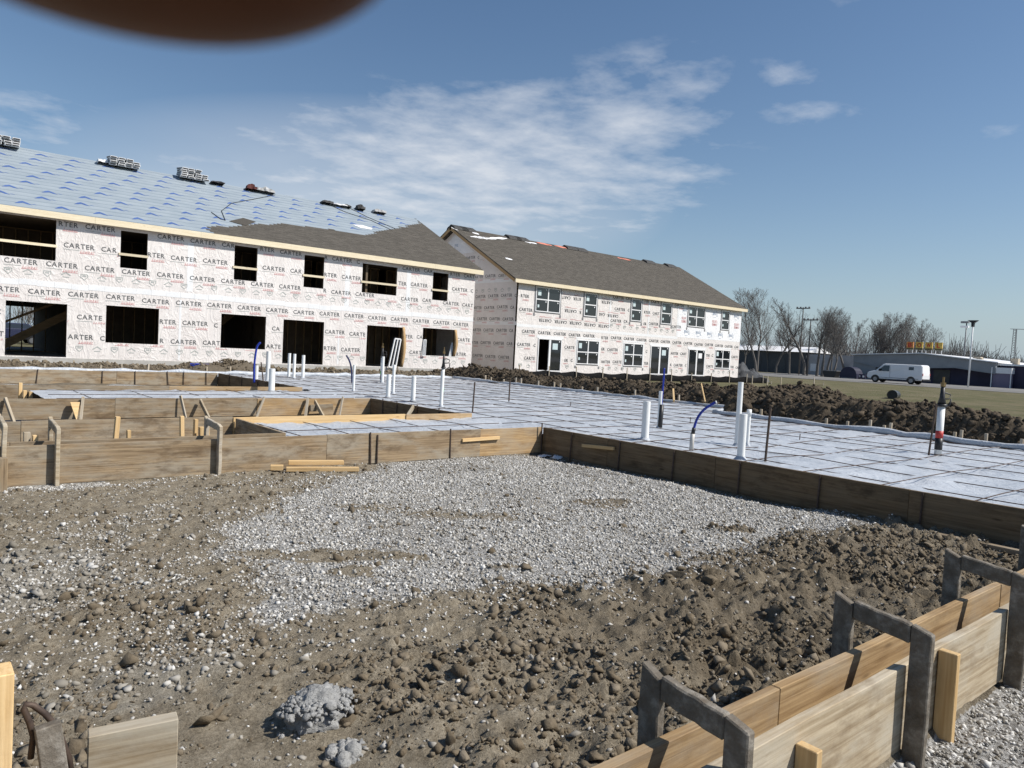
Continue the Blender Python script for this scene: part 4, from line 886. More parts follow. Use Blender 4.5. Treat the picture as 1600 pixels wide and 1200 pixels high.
# bundles of shingles stacked on the ridge: each bundle is a thing
bw = mat_n('white_bundle_wrap', (.55,.56,.57), (.74,.74,.74), 9, .5); bd = mat_n('bundle_ends', (.03,.03,.032), (.07,.068,.065), 9, .8)
def bundle_mesh():
    mb = MB(); mb.box((-.16, -.48, 0), (.16, .48, .1), 0); mb.box((-.165, -.36, .014), (.165, .36, .080), 1); mb.box((-.135,-.49,.014),(.135,.49,.080),1); return mb
proto = None
def ridge_x(pxx): return px_ridge(pxx)
def on_ridge(x): 
    lo = -12.; hi = 24.
    for _ in range(40):
        mid_ = (lo+hi)/2; v_ = np.array([mid_, YR1, ZR+.05])-C0; X_ = 800+F_PX*(v_@cr)/(v_@fwd)
        if X_ < x: lo = mid_
        else: hi = mid_
    return lo
def stack(label, x0, cols, rows, drop):
    global proto
    for c_ in range(cols):
        for r_ in range(rows-(drop if c_ == cols-1 else 0)):
            if proto is None: q = bundle_mesh().build('shingle_bundle', [bw, bd], bevel=.012); proto = q
            else: q = proto.copy(); COL.objects.link(q)
            q.scale = (.86, .86, .86); q.location = (x0+.31*c_+rng.normal(0, .015), YR1-.36+rng.normal(0, .03), ZR-.17+r_*.092+.05); q.rotation_euler = (.12, 0, rng.normal(0, .05)); tag(q, label, 'shingle bundle', 'shingle bundles stacked on the ridge')
stack('white wrapped shingle bundle in the leftmost ridge stack, cut by the picture edge', on_ridge(-6), 3, 4, 0)
stack('white wrapped shingle bundle in the second ridge stack from the left', on_ridge(172), 4, 4, 1)
stack('white wrapped shingle bundle in the third ridge stack from the left', on_ridge(281), 4, 5, 2)
def ridge_item(name, label, cat, x, w_, h_, m_, dy=-.3):
    mb = MB(); n = 6; vs = []
    X_ = on_ridge(x)
    for i in range(n+1):
        for j, (yy, zf) in enumerate(((-.3, 0), (-.26, .7), (0, 1), (.2, .6), (.3, 0))):
            vs.append((w_*(i/n-.5)+rng.normal(0, .02), yy+rng.normal(0, .03), h_*zf*(.5+.5*math.sin(math.pi*(i+.5)/(n+1)))*(1+rng.normal(0, .15))))
    fs = [(i*5+j, (i+1)*5+j, (i+1)*5+j+1, i*5+j+1) for i in range(n) for j in range(4)] + [tuple(range(5)), tuple(n*5+j for j in range(4, -1, -1))]
    mb.add(vs, fs); q = mb.build(name, m_, loc=(X_, YR1+dy, ZR+dy*slope*.9-.03)); q.rotation_euler.x = -.2; return tag(q, label, cat)
ridge_item('loose_bundle', 'single white bundle lying left of the second ridge stack', 'shingle bundle', 160, .55, .22, bw)
ridge_item('loose_bundle', 'opened flat bundle lying right of the third ridge stack', 'shingle bundle', 335, .6, .14, bd)
ridge_item('tool_bag', 'dark red tool bag on the ridge of the left house', 'bag', 388, .5, .3, mat_n('dark_red_bag', (.06,.012,.01), (.1,.03,.025), 6, .8))
ridge_item('tool_pile', 'black and white pile of roofing tools beside the red bag', 'tools', 409, .9, .32, mat_n('mixed_tools', (.02,.03,.03), (.5,.5,.5), 4, .6))
ridge_item('loose_bundle', 'dark end bundle left of the white patch on the far ridge', 'shingle bundle', 506, .6, .2, bd)
ridge_item('felt_scrap', 'flat white felt scrap on the far ridge', 'scrap', 524, .9, .12, bw)
ridge_item('loose_bundle', 'dark lump on the far ridge right of the white scrap', 'shingle bundle', 536, .4, .16, bd)
ridge_item('tool_bag', 'small round black bag alone on the far ridge', 'bag', 558, .45, .32, bd)
ridge_item('loose_bundle', 'tilted opened bundle nearest the roof end', 'shingle bundle', 587, .75, .25, mat_n('half_wrap', (.04,.04,.04), (.6,.6,.6), 2.5, .6))
mb = MB(); mb.add([roof_pt(*rayroof(*q), .012) for q in ((551, 351), (566, 352), (582, 357), (580, 359), (563, 356))], [(0,1,2,3,4)]); P1(mb, 'loose_felt', M['paper'], fixn=False)
# leaning window frames
def frame_thing(label, a, b, c, d, w_=.06):
    o = thing('leaning_frame', label, 'frame'); 
    for p, q in ((a, b), (b, c), (c, d), (d, a), (tuple((np.array(a)+np.array(d))/2), tuple((np.array(b)+np.array(c))/2))): mb = MB(); mb.beam(p, q, w_, w_); mb.build('rail', M['vinyl'], o)
    return o
frame_thing('white ladder-like frame leaning in the right doorway of the left house', py(607, 573, 30.38), py(617, 529, 30.46), py(626, 530, 30.46), py(618, 574, 30.38))
frame_thing('white frame leaning in the last lower window of the left house', py(660, 556, 30.42), py(662, 531, 30.47), py(666, 531, 30.47), py(664, 556, 30.42), .04)
frame_thing('second white frame leaning inside the last lower window', py(701, 557, 30.58), py(706, 536, 30.64), py(709, 536, 30.64), py(704, 557, 30.58), .04)

# ------------------------------------------------------------------ right house (windows fitted)
Y2, YB2, YR2 = 31.0, 43.6, 37.2; XL2, XR2 = 25.93, 47.35; E2Y, E2Z, R2Z = 30.78, 5.55, 8.95
B2 = thing('wrapped_house', 'right two-storey house with white windows, brown shingle roof and shaded gable end', 'house', (XL2, Y2, 0))
def P2(mb, name, mats, **kw):
    o = mb.build(name, mats, B2, **kw); fixp(o, (XL2, Y2, 0)); return o
h2 = {'U1':(27.22,29.09,3.9,5.28),'U2':(31.06,32.11,3.9,5.28),'U3':(35.22,36.2,3.9,5.28),'U4':(38.17,39.23,3.9,5.28),'U5':(41.02,42.9,3.9,5.26),'U6':(44.87,45.81,3.9,5.25),
      'D1':(27.57,29.4,.56,2.43),'L2':(30.65,32.51,1.05,2.49),'L3':(34.75,36.59,1.05,2.49),'D4':(37.34,39.23,.56,2.44),'D5':(41.32,43.18,.56,2.38),'L6':(44.41,46.2,1.13,2.46)}
holes2 = list(h2.values())
P2(wall_mesh(lambda u, z: (u, Y2, z), lambda u, z: (u, Y2+.14, z), XL2, XR2, .42, E2Z-.1, holes2), 'front_wall', [M['wrap'], M['dark']], fixn=False)
gable('gable_wall', XL2, True, P2, Y2+.142, YB2, R2Z, YR2, E2Z); gable('gable_wall', XR2, False, P2, Y2+.142, YB2, R2Z, YR2, E2Z)
mb = MB(); mb.box((XL2+.15, YB2-.2, .42), (XR2-.15, YB2, E2Z)); P2(mb, 'back_wall', M['wrap'])
mb = MB(); mb.box((XL2+.01, Y2+.01, .05), (XR2-.01, YB2, .54)); P2(mb, 'foundation_slab', M['concrete'])
mb = MB(); mb.box((XL2+.15, Y2+.2, 2.95), (XR2-.15, YB2-.2, 3.1)); mb.box((XL2+.15, Y2+3.5, .56), (XR2-.15, Y2+3.6, 5.3)); mb.box((XL2+.15, Y2+.2, 5.35), (XR2-.15, YB2-.2, 5.4)); P2(mb, 'inner_partition', M['dark'])
mb = MB(); mb.box((40.02, Y2-.003, 3.12), (XR2-.02, Y2-.0004, 5.44)); q = P2(mb, 'white_wrap_sheet', M['wrapw']); 
# cut the white sheet around its windows by rebuilding it as wall cells
me_old = q.data; bpy.data.objects.remove(q)
q = P2(wall_mesh(lambda u, z: (u, Y2-.004, z), lambda u, z: (u, Y2-.0005, z), 40.02, XR2-.01, 3.12, 5.43, [h2['U5'], h2['U6']]), 'white_wrap_sheet', [M['wrapw'], M['wrapw']], fixn=False)
s2l = (R2Z-E2Z)/(YR2-E2Y); SL2 = math.hypot(R2Z-E2Z, YR2-E2Y); an2 = math.atan(s2l)
def roof2(u, s, lift=0.): return (u, E2Y+(YR2-E2Y)*s/SL2-lift*math.sin(an2), E2Z+(R2Z-E2Z)*s/SL2+lift*math.cos(an2))
XA2, XB2 = 25.5, 47.7
mb = MB(); a, b, c_, d = roof2(XA2, 0), roof2(XB2, 0), roof2(XB2, SL2), roof2(XA2, SL2); back2 = lambda p: (p[0], 2*YR2-p[1], p[2])
for sgn in (lambda p: p, back2):
    q = [sgn(p) for p in (a, b, c_, d)]; mb.add(q + [(p[0], p[1], p[2]-.04) for p in q], [(0,1,2,3),(7,6,5,4),(0,4,5,1),(1,5,6,2),(2,6,7,3),(3,7,4,0)])
o = P2(mb, 'roof', M['shingle']); uvplane(o, E2Y, E2Z)
shingles(roof2, XA2, XB2, .0, SL2, lambda u, s: True, 'shingle_field', P2, ez=(E2Y, E2Z))
mb = MB()
for x in np.arange(XA2, XB2, 3.66): mb.box((x, E2Y-.04, E2Z-.215), (min(x+3.655, XB2), E2Y-.002, E2Z-.012))
P2(mb, 'fascia', M['fascia'])
mb = MB(); mb.box((XA2+.3, E2Y, E2Z-.19), (XB2-.3, Y2+.02, E2Z-.175)); P2(mb, 'soffit', M['osb'])
for xx in (XA2+.02, XB2-.02):
    for sg in (lambda p: p, back2):
        mb = MB(); mb.beam(sg(roof2(xx, .02, -.13)), sg(roof2(xx, SL2, -.13)), .035, .16); P2(mb, 'rake_board', M['osb'])
def rr2(x, y):
    d_ = ray(x, y); n_ = np.array([0, -s2l, 1.]); p0 = np.array([0, E2Y, E2Z]); t_ = ((p0-C0)@n_)/(d_@n_); P = C0+d_*t_; return P[0], math.hypot(P[1]-E2Y, P[2]-E2Z)
def rpatch(x0, y0, x1, y1, m_, name):
    u0, s0 = rr2(x0, y0); u1, s1_ = rr2(x1, y1); mb = MB(); n = 8; vs = []
    s0, s1_ = min(s0, SL2-.1), min(s1_, SL2-.1); hw = .16
    for k in range(n+1):
        f_ = k/n; u = u0+(u1-u0)*f_; s = s0+(s1_-s0)*f_; e = hw*(.4+.6*math.sin(math.pi*f_))*rng.uniform(.5, 1.2)
        vs += [roof2(u, s-e, .022), roof2(u, min(s+e, SL2), .022)]
    mb.add(vs, [(2*k, 2*k+2, 2*k+3, 2*k+1) for k in range(n)]); P2(mb, name, m_, fixn=False)
redu = mat_n('red_underlayment', (.55,.16,.10), (.66,.25,.18), 5, .6)
for a in ((735, 370, 760, 372), (740, 371, 775, 374), (765, 372, 792, 373), (790, 404, 800, 406), (705, 356, 715, 360), (738, 364, 748, 366), (820, 378, 838, 381)): rpatch(*a, M['paper'], 'bare_patch')
for a in ((838, 379, 862, 384), (866, 384, 890, 389), (965, 403, 985, 407)): rpatch(*a, redu, 'bare_patch')
for x in (716, 728, 800, 812, 890, 905, 1012, 1045):
    lo_, hi_ = 20., 60.
    for _ in range(40):
        mid_ = (lo_+hi_)/2; v_ = np.array([mid_, YR2, R2Z])-C0; X_ = 800+F_PX*(v_@cr)/(v_@fwd); lo_, hi_ = (mid_, hi_) if X_ < x else (lo_, mid_)
    mb = MB(); mb.prism([(YR2-.45, R2Z-.2), (YR2-.38, R2Z-.06), (YR2, R2Z+.12), (YR2+.38, R2Z-.06), (YR2+.45, R2Z-.2)], 'x', lo_-.55, lo_+.5); P2(mb, 'ridge_vent', bd)
gl_lab = mat_n('window_label', (.42,.55,.58), (.62,.70,.70), 14, .6, 0, 0)
for k, (a, b, c, d) in h2.items():
    door = k[0] == 'D'; fw = .05 if not door else .06
    fr = MB(); yb_, yf_ = Y2+.05, Y2-.035
    fr.box((a, yf_, c), (a+fw, yb_, d)); fr.box((b-fw, yf_, c), (b, yb_, d)); fr.box((a+fw, yf_, d-fw), (b-fw, yb_, d)); fr.box((a+fw, yf_, c), (b-fw, yb_, c+fw))
    wdo = P2(fr, 'patio_door' if door else 'window', M['vinyl'])
    def sub(mb, nm, m_): 
        q = mb.build(nm, m_, wdo); fixp(q, (0, 0, 0)); return q
    mc = (a+b)/2; wide = (b-a) > 1.3
    panes = []
    if door:
        mb = MB(); mb.box((mc-.07, yf_+.012, c+fw), (mc+.07, yb_-.01, d-fw)); sub(mb, 'mullion', M['vinyl'])
        if k != 'D1': panes.append((a+fw, mc-.07, c+fw, d-fw))
        panes.append((mc+.07, b-fw, c+fw, d-fw))
    else:
        zc = (c+d)/2; cols = [(a+fw, mc-.04), (mc+.04, b-fw)] if wide else [(a+fw, b-fw)]
        if wide: mb = MB(); mb.box((mc-.04, yf_+.008, c+fw), (mc+.04, yb_-.01, d-fw)); sub(mb, 'mullion', M['vinyl'])
        for ca, cb_ in cols:
            mb = MB(); mb.box((ca, yf_+.014, zc-.03), (cb_, yb_-.012, zc+.03)); sub(mb, 'meeting_rail', M['vinyl']); panes += [(ca, cb_, zc+.03, d-fw), (ca, cb_, c+fw, zc-.03)]
    for i, (pa, pb, pc, pd) in enumerate(panes):
        mb = MB(); mb.box((pa, Y2+.002, pc), (pb, Y2+.008, pd)); g_ = sub(mb, 'pane', M['glass'])
        if i in (0, 1) and (k[0] != 'D' or i == len(panes)-1):
            ph = (pd-pc); mb = MB(); sz = .30 if i == 0 else .16
            if k[0] == 'D': sz = .36
            mb.box((pa+.12, Y2-.002, pc+ph*.30), (pa+.12+sz*.8, Y2+.0005, pc+ph*.30+sz)) if k[0] != 'D' else mb.box((pa+.15, Y2-.002, pd-.55), (pa+.55, Y2+.0005, pd-.2)); sub(mb, 'glass_label', gl_lab if k != 'D5' else M['paper'])
        mb = MB(); mb.box((pb-.14, Y2-.0015, pd-.12), (pb-.07, Y2+.0006, pd-.05)); sub(mb, 'glass_label', M['paper'])
    if not door:
        for xx in (a-.10, b+.02): mb = MB(); mb.box((xx, Y2-.0045, c-.22), (xx+.08, Y2-.0009, d+.05)); P2(mb, 'flashing_tape', M['tape'] if k[0] == 'L' else M['flash'])
        mb = MB(); mb.box((a-.018, Y2-.0045, c-.07), (b+.018, Y2-.0009, c-.004)); P2(mb, 'flashing_tape', M['flash'])
        for xx in (a-.14, b+.0): mb = MB(); mb.box((xx, Y2-.007, c-.26), (xx+.14, Y2-.0052, c-.10)); P2(mb, 'flashing_tape', M['flash'])
    mb = MB(); mb.box((a-.12, Y2-.0095, d+.055 if not door else d+.002), (b+.12, Y2-.0053, d+.15)); P2(mb, 'flashing_tape', M['tape'])
pr = Print(lambda u, z: (u, Y2-.0125, z), [(a-.14, b+.14, c-.1, d+.16) for a, b, c, d in holes2], lambda u, z: XL2 < u < XR2 and .5 < z < E2Z-.12)
for z, off in ((2.66, .30), (1.93, .0), (1.17, .55)): pr.row(XL2+.1, XR2, z, 1.2, off)
pr.icons(XL2+.4, XR2, .86, .6)
for z, off in ((4.75, .9), (4.0, .25), (3.32, .7)): pr.row(XL2+.9, 33.2, z, 1.2, off, flip=True)
for z, off in ((5.15, .1), (4.45, .3), (3.72, .0)): pr.row(33.4, 39.6, z, 1.2, off)
pr.icons(33.5, 39.8, 3.45, .6); pr.row(XL2+.02, XL2+.9, 4.6, 1.2, -.2); pr.row(XL2+.02, XL2+.9, 3.85, 1.2, .1)
for u, z in ((41.0, 5.05), (44.4, 5.05), (47.0, 5.05), (41.3, 3.62), (42.6, 3.62), (43.9, 3.62), (45.2, 3.62), (46.5, 3.62)):
    pr.put(W_TYVEK, u, z, 'inkblu', True); pr.bar(u-.5, u-.22, z-.36, 'inkblu')
for u, z in ((40.95, 4.5), (44.4, 4.5), (47.1, 4.45)): pr.put(W_RED1, u, z, 'inkred', True); pr.put(W_RED2, u, z-.22, 'inkred', True)
pr.build(B2)
prg = Print(lambda u, z: (XL2-.0065, 43.0-u, z), [], lambda u, z: .3 < u < 11.9 and .5 < z < min(5.4+.45*u, 5.4+.45*(12.0-u)) and z < 8.2)
for z, off in ((2.66, .3), (1.93, 0), (1.17, .55), (3.95, .2), (4.6, .5), (3.3, .8), (5.75, .2), (6.9, .5)): prg.row(.4, 11.9, z, 1.2, off)
prg.icons(.4, 11.9, 5.0, .6); prg.put(W_TYVEK, 5.6, 7.75, 'inkblu'); prg.build(B2)
for o in list(COL.objects):
    if o.parent == B2 and o.name.startswith('printed_lettering'): fixp(o, (XL2, Y2, 0))
mb = MB(); mb.prism([(35.2, 7.3), (39.2, 7.3), (37.2, 8.55)], 'x', XL2-.004, XL2-.0005); P2(mb, 'white_wrap_sheet', M['wrapw'])
for z in (3.05, 5.45): mb = MB(); mb.box((XL2-.0045, Y2+.02, z), (XL2-.001, YB2-.2, z+.2)); P2(mb, 'seam_tape', M['tape'])
mb = MB(); mb.box((XL2+.02, Y2-.0035, 2.98), (39.98, Y2-.0008, 3.14)); P2(mb, 'seam_tape', M['tape'])
for x in (33.25, 36.9, 39.88): mb = MB(); mb.box((x, Y2-.0062, 3.15), (x+.13, Y2-.0038, 5.2)); P2(mb, 'seam_tape', M['tape'])

# ------------------------------------------------------------------ silt fences
def silt(label, pts, h=.55, step=2.1):
    o = thing('silt_fence', label, 'silt fence'); mb = MB(); vs = []; fs = []; n = 0
    for (a, b) in zip(pts[:-1], pts[1:]):
        L_ = math.dist(a, b); m_ = max(2, int(L_/.3))
        for k in range(m_+1):
            x = a[0]+(b[0]-a[0])*k/m_; y = a[1]+(b[1]-a[1])*k/m_; g = max(0, float(hgt(np.array([x]), np.array([y]))[0])) if True else 0
            sag = -.10*abs(math.sin(math.pi*(k*L_/m_)/step)); yo = .04*math.sin(k*1.7)
            vs += [(x, y+yo, .05), (x, y-yo*.5, g+h+sag)]
            if k: fs.append((n, n+2, n+3, n+1)); n += 2
        n += 2
        for d_ in np.arange(.2, L_, step):
            x = a[0]+(b[0]-a[0])*d_/L_; y = a[1]+(b[1]-a[1])*d_/L_; g = float(hgt(np.array([x]), np.array([y]))[0])
            stick('fence_stake', (x+rng.normal(0, .03), y-.06, g+h+rng.uniform(.1, .35)), (x, y-.06, 0), .045, .045, M['stakegrey'], o, up=(0,1,0))
    mb.add(vs, fs); q = mb.build('fabric', M['silt'], o, smooth=True, fixn=False); s_ = q.modifiers.new('s', 'SOLIDIFY'); s_.thickness = .006
silt('black silt fence with wooden stakes in front of the right house', [(24.6, 29.3), (48.5, 29.3)], .45)
silt('black silt fence strip in front of the right end of the left house', [(15.2, 29.4), (22.4, 29.0)], .12)
silt('black silt fence strip below the doorway at far left', [(1.5, 29.7), (9.4, 29.9)], -.02, 3.0)
silt('black silt fence running off beyond the right house corner', [(48.6, 29.2), (57, 28.0)], .05, 3.0)

# ------------------------------------------------------------------ road, lot and the far side
asph = mat_n('asphalt', (.13,.125,.118), (.18,.174,.165), 1.5, .9, 0, .2, .004); lotm = mat_n('worn_asphalt_lot', (.16,.153,.145), (.21,.205,.195), .8, .9, 0, .2, .004)
def sheet(name, poly, z, m_):
    mb = MB(); mb.add([(x, y, z) for x, y in poly], [tuple(range(len(poly)))]); o = mb.build(name, m_); o['kind'] = 'structure'; return o
sheet('road', [(74.5, -300), (86, -300), (86, 400), (74.5, 400)], .235, asph)
sheet('parking_lot', [(86, -100), (180, -100), (180, 62), (86, 62)], .231, lotm)
mb = MB(); mb.box((80.2, -300, .236), (80.32, 400, .240)); o = mb.build('road_marking', mat_n('faded_yellow_paint', (.30,.24,.08), (.36,.29,.12), 2, .8)); o['kind'] = 'structure'
dirtw = mat_n('far_grass_bank', (.10,.10,.05), (.16,.145,.08), .4, .95)

# bowling alley
bwl = thing('bowling_alley', 'long low grey bowling building with dark purple wall under a shallow gabled front', 'building', (100, 39, 0))
def PB(mb, name, m_, **kw):
    o = mb.build(name, m_, bwl, **kw); fixp(o, (100, 39, 0)); return o
greyf = mat_n('grey_metal_facade', (.22,.235,.25), (.27,.285,.30), 1, .6, 0, 0); purp = mat_n('dark_purple_wall', (.020,.018,.045), (.034,.030,.068), 1, .6, 0, .1); lav = mat_n('lavender_wall', (.16,.14,.20), (.2,.175,.24), 1, .7); wht = mat_n('white_trim', (.72,.72,.72), (.8,.8,.8), 2, .5, 0, 0)
mb = MB(); mb.prism([(47.6, .0), (30.6, .0), (30.6, 3.15), (38.9, 3.95), (47.6, 3.45)], 'x', 101.5, 125); PB(mb, 'wall', purp)
mb = MB(); mb.prism([(47.6, 2.6), (44.5, 1.95), (41.2, 2.35), (38.2, 2.15), (35.0, 2.35), (30.6, 1.85), (30.6, 3.1), (38.9, 3.88), (47.6, 3.4)], 'x', 100, 101.495); PB(mb, 'facade', greyf)
mb = MB(); mb.prism([(47.6, .0), (44.6, .0), (44.6, 3.4), (47.6, 3.35)], 'x', 100.05, 101.49); PB(mb, 'side_bay', greyf)
mb = MB(); mb.prism([(47.9, 3.42), (38.9, 3.92), (30.3, 3.12), (30.3, 3.24), (38.9, 4.04), (47.9, 3.54)], 'x', 99.7, 126); PB(mb, 'roof', wht)
mb = MB(); mb.prism([(47.6, 2.55), (44.5, 1.90), (41.2, 2.30), (38.2, 2.10), (35.0, 2.30), (30.6, 1.80), (30.6, 1.88), (35, 2.38), (38.2, 2.18), (41.2, 2.38), (44.5, 1.98), (47.6, 2.63)], 'x', 99.9, 99.98); PB(mb, 'canopy_trim', greyf)
mb = MB(); mb.box((101, 20, 0), (124, 30.5, 2.85)); PB(mb, 'wing', purp); mb = MB(); mb.box((100.6, 20, 2.855), (125, 30.6, 3.05)); PB(mb, 'roof', wht)
mb = MB(); mb.box((100.2, 29.0, .1), (100.9, 30.9, 1.9)); PB(mb, 'porch_panel', lav); mb = MB(); mb.box((100.1, 28.9, 1.905), (100.98, 31.0, 2.6)); PB(mb, 'porch_panel', wht)
for y in (30.95, 28.95, 27.4, 25.4): mb = MB(); mb.tube([(99.95, y, 0), (99.95, y, 2.6)], .06, 8); PB(mb, 'column', wht)
for y, x, s in ((36.5, 104, .5), (34.2, 106, .9), (33.4, 104, .6), (29.8, 105, .8), (28.6, 107, .6), (27.7, 105, .5)): mb = MB(); mb.box((x, y, 3.0), (x+s, y+s, 3.35+s*.6)); PB(mb, 'roof_vent', M['stakegrey'] if s > .55 else wht)
mb = MB(); mb.box((101.44, 36.0, .2), (101.492, 37.9, 2.0)); dd = PB(mb, 'door', mat_n('dark_door', (.02,.022,.025), (.04,.042,.045), 2, .3))
mb = MB(); mb.box((101.43, 39.7, 1.1), (101.492, 40.2, 1.6)); PB(mb, 'window', mat_n('notice', (.08,.08,.11), (.13,.13,.16), 2, .5))
yel = mat_n('yellow_sign', (.55,.36,.07), (.66,.45,.10), 2, .5, 0, 0); ora = mat_n('orange_sign', (.55,.20,.05), (.62,.26,.07), 2, .5, 0, 0); dk = mat_n('sign_lower_panel', (.10,.085,.035), (.16,.13,.06), 3, .6, 0, 0); rdl = mat_n('red_letter', (.42,.035,.02), (.5,.05,.03), 2, .5, 0, 0)
for ch, xx, m_ in (('B', 1422, ora), ('O', 1436.5, yel), ('W', 1451.5, yel), ('L', 1467, yel)):
    p = px(xx, 541, 101); yc = p[1]; o = thing('roof_sign', 'yellow and orange roof sign panel with a red letter %s' % ch, 'sign', (101, yc, 0), 'letter signs on the bowling roof')
    mb = MB(); mb.box((-.08, -.42, 4.66), (.08, .42, 5.42)); mb.build('panel', m_, o); mb = MB(); mb.box((-.08, -.42, 4.42), (.08, .42, 4.655)); mb.build('lower_panel', dk, o)
    gq = word(ch, .52 if ch != 'L' else .42, .55, 0, .03)
    mb = MB(); [mb.add([(-.09, .26-v_[0], 4.76+v_[1]) for v_ in q], fs) for q, fs in gq]; mb.build('letter', rdl, o, fixn=False)
    for s in (-.34, .34): mb = MB(); mb.tube([(0.05, s, 3.6), (0.05, s, 4.42)], .045, 6); mb.build('post', wht, o)

# white van
van = thing('cargo_van', 'white cargo van driving along the road in front of the bowling building', 'van', (83.0, *([float(pz(1402, 598, .22)[1])*83.0/float(pz(1402, 598, .22)[0])]), .24))
wp = mat_n('white_car_paint', (.74,.75,.76), (.78,.78,.79), 1, .28, 0, 0); gls = M['glass']; tyre = mat_n('tyre_rubber', (.015,.015,.015), (.03,.03,.03), 9, .8); rim = mat_n('grey_rim', (.25,.25,.26), (.35,.35,.36), 5, .4, .6)
prof = [(-2.85, .42), (-2.88, 1.0), (-2.80, 1.9), (-2.68, 2.08), (1.0, 2.08), (1.25, 2.0), (1.95, 1.32), (2.72, 1.12), (2.86, .95), (2.88, .5), (2.7, .38)]   # along +y is the front
nP = len(prof); vs = []
for xw, ins in ((-1.0, 0), (1.0, 0)):
    for yl, zl in prof: vs.append((xw*(1-.10*max(0, zl-1.1)), yl, zl))
mb = MB(); mb.add(vs, [tuple(range(nP)), tuple(range(2*nP-1, nP-1, -1))] + [(i, i+nP, (i+1) % nP+nP, (i+1) % nP) for i in range(nP)]); mb.build('body', wp, van, bevel=.07)
def sidewin(pts, nm, m_=gls):
    for sx_ in (-1, 1):
        mb = MB(); A = [(sx_*(1.0-.10*max(0, z-1.1)+.004), y, z) for y, z in pts]; B_ = [(p[0]-sx_*.02, p[1], p[2]) for p in A]; n = len(pts)
        mb.add(A+B_, [tuple(range(n)), tuple(range(2*n-1, n-1, -1))] + [(i, i+n, (i+1) % n+n, (i+1) % n) for i in range(n)]); mb.build(nm, m_, van)
sidewin([(.52, 1.25), (.52, 1.88), (1.08, 1.88), (1.68, 1.36), (1.62, 1.25)], 'door_window'); sidewin([(-1.95, 1.50), (-1.95, 1.82), (-1.45, 1.82), (-1.45, 1.50)], 'rear_window')
mb = MB(); mb.add([(-.82, 1.31, 1.97), (.82, 1.31, 1.97), (.9, 1.93, 1.38), (-.9, 1.93, 1.38)], [(0,1,2,3)]); mb.build('windscreen', gls, van).location = (0, .02, .015)
mb = MB(); mb.box((-.99, -2.96, .42), (.99, -2.87, .6)); mb.box((-.99, 2.86, .4), (.99, 2.95, .62)); mb.build('bumper', M['black'], van)
for s in (-.9, .9): mb = MB(); mb.box((s-.05, -2.90, .95), (s+.05, -2.86, 1.2)); mb.build('tail_light', M['red'], van)
for s in (-.78, .78): mb = MB(); mb.box((s-.17, 2.84, .78), (s+.17, 2.90, .98)); mb.build('headlight', gls, van)
mb = MB(); mb.box((-1.22, 1.42, 1.28), (-1.0, 1.52, 1.5)); mb.box((1.0, 1.42, 1.28), (1.22, 1.52, 1.5)); mb.build('mirror', M['black'], van)
mb = MB(); mb.box((-1.005, .42, .55), (-1.0, .44, 1.95)); mb.box((-1.006, -2.5, .55), (-1.001, 1.6, .60)); mb.build('panel_gap', M['flash'], van)
def wheel(par, x, y, r=.37, wd=.24):
    mb = MB(); sx_ = 1 if x > 0 else -1; mb.tube([(x-wd/2, y, r), (x-wd/2+.03, y, r), (x+wd/2-.03, y, r), (x+wd/2, y, r)], [r*.88, r, r, r*.88], 18); wh = mb.build('tyre', tyre, par, smooth=False)
    mb = MB(); mb.tube([(x+sx_*(wd/2-.01), y, r), (x+sx_*(wd/2+.012), y, r)], [r*.62, r*.55], 14); mb.build('rim', rim, par)
for x in (-.88, .88):
    for y in (-1.75, 1.95): wheel(van, x, y)
def arch(par, x, y, r=.46):
    mb = MB(); n = 12; vs = [(x, y, .36)] + [(x, y+r*math.cos(math.pi*k/n), .36+r*math.sin(math.pi*k/n)) for k in range(n+1)]; mb.add(vs, [(0, k, k+1) for k in range(1, n+1)]); mb.build('wheel_arch', M['black'], par, fixn=False)
for x in (-1.004, 1.004):
    for y in (-1.75, 1.95): arch(van, x, y)

def car(label, loc, rotz, paint):
    o = thing('parked_car', label, 'car', loc, None, rotz)
    pf = [(-2.2, .35), (-2.25, .8), (-2.05, 1.05), (-1.5, 1.12), (-.95, 1.5), (.55, 1.52), (1.25, 1.08), (2.1, .9), (2.25, .6), (2.2, .35)]; n = len(pf)
    mb = MB(); mb.add([(x*(1-.22*max(0, z-1.0)), y, z) for x in (-.88, .88) for y, z in pf], [tuple(range(n)), tuple(range(2*n-1, n-1, -1))] + [(i, i+n, (i+1) % n+n, (i+1) % n) for i in range(n)]); mb.build('body', paint, o, bevel=.05)
    for s in (-1, 1):
        mb = MB(); mb.add([(s*(.884-.194*max(0, z-1.0)), y, z) for y, z in ((-1.35, 1.12), (-.9, 1.44), (.5, 1.45), (1.05, 1.12))], [(0,1,2,3)]); mb.build('side_window', gls, o)
        mb = MB(); mb.box((s*.65-.15, 2.2, .62), (s*.65+.15, 2.26, .78)); mb.build('headlight', M['vinyl'], o)
    for x in (-.78, .78):
        for y in (-1.4, 1.45): wheel(o, x, y, .32, .2)
    return o
c1 = np.array([py(92, 530, 62.)[0], 62.]); car('dark car parked behind the left house, seen through its doorway on the right', (c1[0], c1[1], .25), R(70), mat_n('black_paint', (.015,.016,.02), (.03,.03,.035), 2, .3))
c2 = np.array([py(15, 525, 66.)[0], 66.]); car('dark blue car parked behind the left house, seen through its doorway on the left', (c2[0], c2[1], .25), R(100), mat_n('navy_paint', (.015,.02,.05), (.03,.035,.07), 2, .3))

